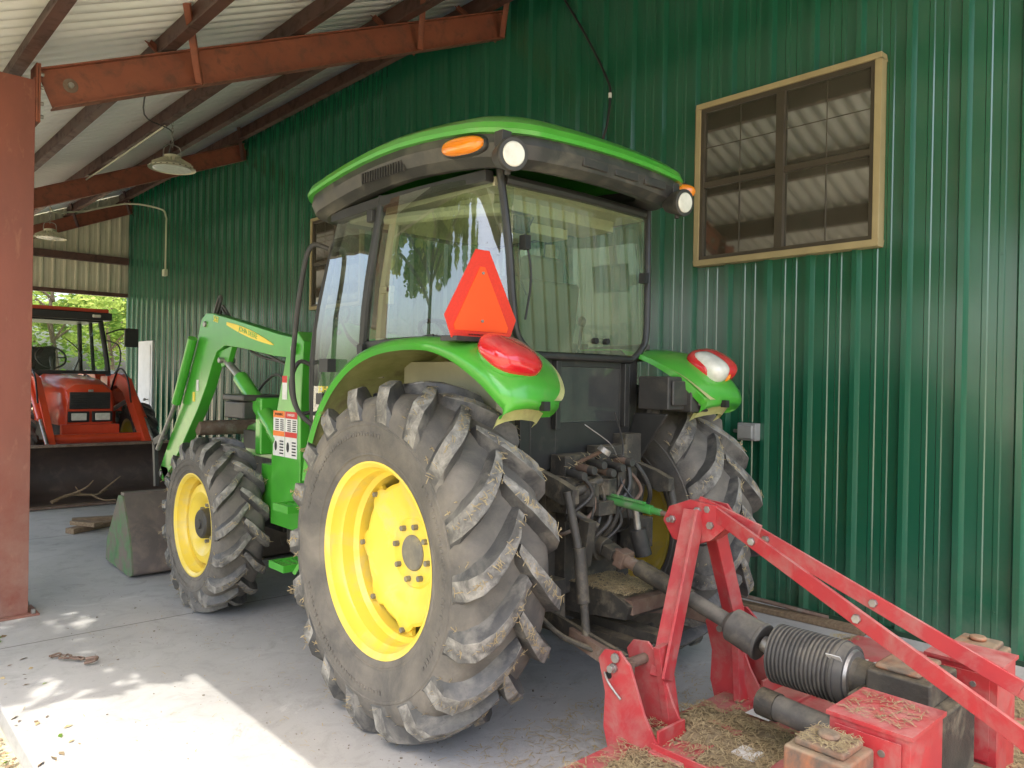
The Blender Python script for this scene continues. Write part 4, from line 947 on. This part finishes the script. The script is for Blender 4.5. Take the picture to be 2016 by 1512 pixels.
# ------------------------------------------------------------------ small things
def stick(pts,r): 
    b.tube(pts,r,6,4,True,r*.4)
b=MB().m('wood')
stick([(2.0,9.65,.06),(2.2,9.72,.12),(2.45,9.7,.10),(2.6,9.8,.14)],.022); stick([(2.2,9.72,.12),(2.32,9.6,.2),(2.4,9.6,.28)],.014); stick([(2.4,9.7,.11),(2.5,9.6,.05),(2.62,9.55,.05)],.014); stick([(2.3,9.7,.12),(2.26,9.78,.2)],.012); stick([(2.5,9.72,.12),(2.62,9.65,.24),(2.7,9.66,.3)],.012)
top(b.obj('fallen_branch'),'bare dry branch lying in the dark loader bucket','branch')
b=MB().m('wood'); q=Matrix.Rotation(.5,3,'Z'); b.box((2.02,8.1,.03),(.50,.10,.05),q); b.box((2.2,8.3,.06),(.6,.09,.04),Matrix.Rotation(-.25,3,'Z')); b.box((1.95,8.02,.08),(.1,.3,.04),q)
top(b.obj('scrap_lumber',bev=.004),'broken wooden board scrap on the concrete floor','wood scrap')
b=MB().m('rust'); x,y=1.0,4.55
for i in range(5):
    a=i*.5; c=V((x+.022*i-.03,y-.03*i-.012*(i%2),.018)); t=Matrix.Rotation(a+.7*(i%2),3,'Z')
    b.tube([c+t@V(p) for p in ((-.020,-.011,0),(-.025,0,.004),(-.020,.011,0),(.020,.011,.006),(.025,0,0),(.020,-.011,0),(-.020,-.011,0))],.005,7,3,False)
b.tube([(x+.08,y-.14,.015),(x+.12,y-.18,.025),(x+.10,y-.22,.025),(x+.06,y-.20,.015)],.009,8,4)
top(b.obj('chain_link_hook'),'short rusty chain and hook on the concrete floor','chain')
b=MB().m('wood'); b.box((4.68,2.5,.02),(.09,1.1,.035),Matrix.Rotation(.08,3,'Z')); top(b.obj('wooden_board',bev=.004),'long thin weathered board at the base of the green wall','board')
b=MB().m('rust'); b.tube([(4.3,3.6,.05),(4.55,3.0,.1),(4.75,2.2,.04)],.014,8,4); top(b.obj('metal_rod'),'bent rusty metal rod leaning near the green wall','metal rod')
b=MB(); random.seed(11)
straws(b,lambda:(V((random.gauss(2.3,.7),random.uniform(1.2,5.0),.001)),V((0,0,1))),900,.01,.04,.0012,lift=.1)
straws(b,lambda:(V((random.gauss(2.6,.5),random.uniform(1.6,2.4),.001)),V((0,0,1))),1500,.01,.05,.0014,lift=.1)
b.m('crumb'); cl=[(random.uniform(1.3,2.6),random.uniform(1.9,5.5)) for _ in range(14)]
for _ in range(420):
    c_=random.choice(cl); x=random.gauss(c_[0],.22);y=random.gauss(c_[1],.25); s_=random.uniform(.0015,.004)*(2 if random.random()<.05 else 1); b.box((x,y,s_*.3),(s_*1.6,s_,s_*.6),Matrix.Rotation(random.random()*6,3,'Z'))
top(b.obj('floor_litter',fix=False,ang=0),'bits of straw and dirt crumbs scattered on concrete','litter',kind='stuff')
b=MB()
for _ in range(6500):
    x=.63-abs(random.gauss(0,.45)); y=random.uniform(2.2,9); s_=random.uniform(.008,.026); z=-.085+random.uniform(0,.03)
    if random.random()<.015: x=.66+random.random()*.2; z=.003
    q=Matrix.Rotation(random.random()*6.3,3,'Z')@Matrix.Rotation(random.uniform(-.6,.6),3,'X')
    b.m(random.choice(('straw','wood','clip') if random.random()<.85 else ('leafa','leafb')))
    c=V((x,y,z)); b.add([c+q@V(p) for p in ((-s_,0,0),(0,-s_*.45,s_*.15),(s_,0,0),(0,s_*.45,s_*.15))],[(0,1,2,3)])
top(b.obj('leaf_litter',fix=False,ang=0),'dead leaves on the soil along the concrete edge','leaf litter',kind='stuff')
# ------------------------------------------------------------------ trees
def crownmesh(name,rad,ncl,nl,size,seed,mats=('leafa','leafb'),boxy=False):
    random.seed(seed); b=MB()
    for c in range(ncl):
        while True:
            p=V((random.uniform(-1,1),random.uniform(-1,1),random.uniform(-1,1)))
            if boxy:
                if p.x**4+p.y**6+p.z**4<1: break
            elif .25<p.length<1: break
        c0=V((p.x*rad[0],p.y*rad[1],p.z*rad[2])); cr=random.uniform(.22,.42)*min(rad)*.8
        b.m(mats[0] if random.random()<.55 else mats[1])
        for l in range(nl):
            d=V((random.gauss(0,1),random.gauss(0,1),random.gauss(0,.8))).normalized()*cr*random.random()**.45
            q=V((random.gauss(0,1),random.gauss(0,1),random.gauss(0,1))).normalized(); a,u,_=basis(q); s_=size*random.uniform(.6,1.4)
            o_=c0+d; b.add([o_-a*s_,o_-u*s_*.5,o_+a*s_,o_+u*s_*.5],[(0,1,2,3)])
    return b
def tree(loc,h,rad,seed,ncl=70,nl=150,size=.16,lab='leafy green tree beyond the open shed',grp=None,boxy=False):
    random.seed(seed)
    e=empty('tree',loc,None,lab,'tree',grp)
    b=MB().m('bark'); L=V(loc)
    b.tube([L,L+V((.1,.05,h*.3)),L+V((-.1,.1,h*.6)),L+V((.1,0,h*.85))],.022*h,10,4,True,.03)
    for i in range(9):
        z=h*random.uniform(.35,.75); a=random.random()*6.28; p=L+V((0,.05,z)); b.tube([p,p+V((math.cos(a)*rad[0]*.4,math.sin(a)*rad[1]*.4,h*.10)),p+V((math.cos(a)*rad[0]*.8,math.sin(a)*rad[1]*.8,h*.16))],.008*h,7,3,True,.012)
    b.obj('trunk',e)
    c=crownmesh('c',rad,ncl,nl,size,seed,boxy=boxy); off=V(loc)+V((0,0,h*.68)); c.v=[(x+off.x,y+off.y,z+off.z) for x,y,z in c.v]
    c.obj('crown',e,fix=False,ang=0); return e
G='trees beyond the shed opening'
base=tree((6.2,30,-.09),6.0,(2.0,2.0,2.2),21,40,110,.10,grp=G)
base2=tree((12.6,42,-.09),8,(3.0,3.0,3.0),22,55,130,.15,grp=G)
def copytree(src,dx,dy):
    n=src.copy(); n.location=src.location+V((dx,dy,0)); COL.objects.link(n)
    for ch in list(src.children):
        c=ch.copy(); COL.objects.link(c); c.parent=n; c.matrix_parent_inverse=ch.matrix_parent_inverse.copy()
for dx,dy in ((4.2,9),(-8,3)): copytree(base,dx,dy)
for dx,dy in ((-4.0,16),(-12,6)): copytree(base2,dx,dy)
tree((-2.6,7.5,-.09),8,(3.1,5.2,1.7),31,250,170,.13,'leafy tree shading the edge of the concrete slab',boxy=True)
tree((-20,2,-.09),10,(4,4,4),33,80,120,.22,'leafy tree standing in the open yard')
b=crownmesh('u',(9,1.2,.8),60,170,.08,44); b.v=[(x+8,y+24,z+.6) for x,y,z in b.v]
top(b.obj('shrub_row',fix=False,ang=0),'low green shrubs growing behind the open shed','shrubs',kind='stuff')
# ------------------------------------------------------------------ light
w=bpy.data.worlds.new('World'); scn.world=w; w.use_nodes=True; t=w.node_tree; bg=t.nodes['Background']
sky=t.nodes.new('ShaderNodeTexSky'); sky.sky_type='NISHITA'; sky.sun_disc=False
sd_=V((-.375,-.25,1)).normalized()
sky.sun_elevation=math.asin(sd_.z); sky.sun_rotation=math.atan2(sd_.x,sd_.y); sky.air_density=1.0; sky.dust_density=5; sky.ozone_density=.6
t.links.new(sky.outputs[0],bg.inputs[0]); bg.inputs[1].default_value=.66
l=bpy.data.lights.new('sun','SUN'); l.energy=5; l.angle=R(.5); l.color=(1,.95,.87)
lo_=bpy.data.objects.new('sun',l); COL.objects.link(lo_); lo_.rotation_mode='QUATERNION'; lo_.rotation_quaternion=sd_.to_track_quat('Z','Y'); lo_.location=(-5,-3,12)
# ------------------------------------------------------------------ camera
cam=bpy.data.cameras.new('camera'); co=bpy.data.objects.new('camera',cam); COL.objects.link(co)
cam.sensor_width=36; cam.lens=27.05; cam.clip_start=.05; cam.clip_end=1500
co.matrix_world=Matrix.Translation((0,0,1.5))@Matrix.Rotation(R(-42.5),4,'Z')@Matrix.Rotation(R(89.7),4,'X')@Matrix.Rotation(R(1.03),4,'Z')
scn.camera=co
scn.view_settings.view_transform='Standard'; scn.view_settings.look='None'; scn.view_settings.exposure=0
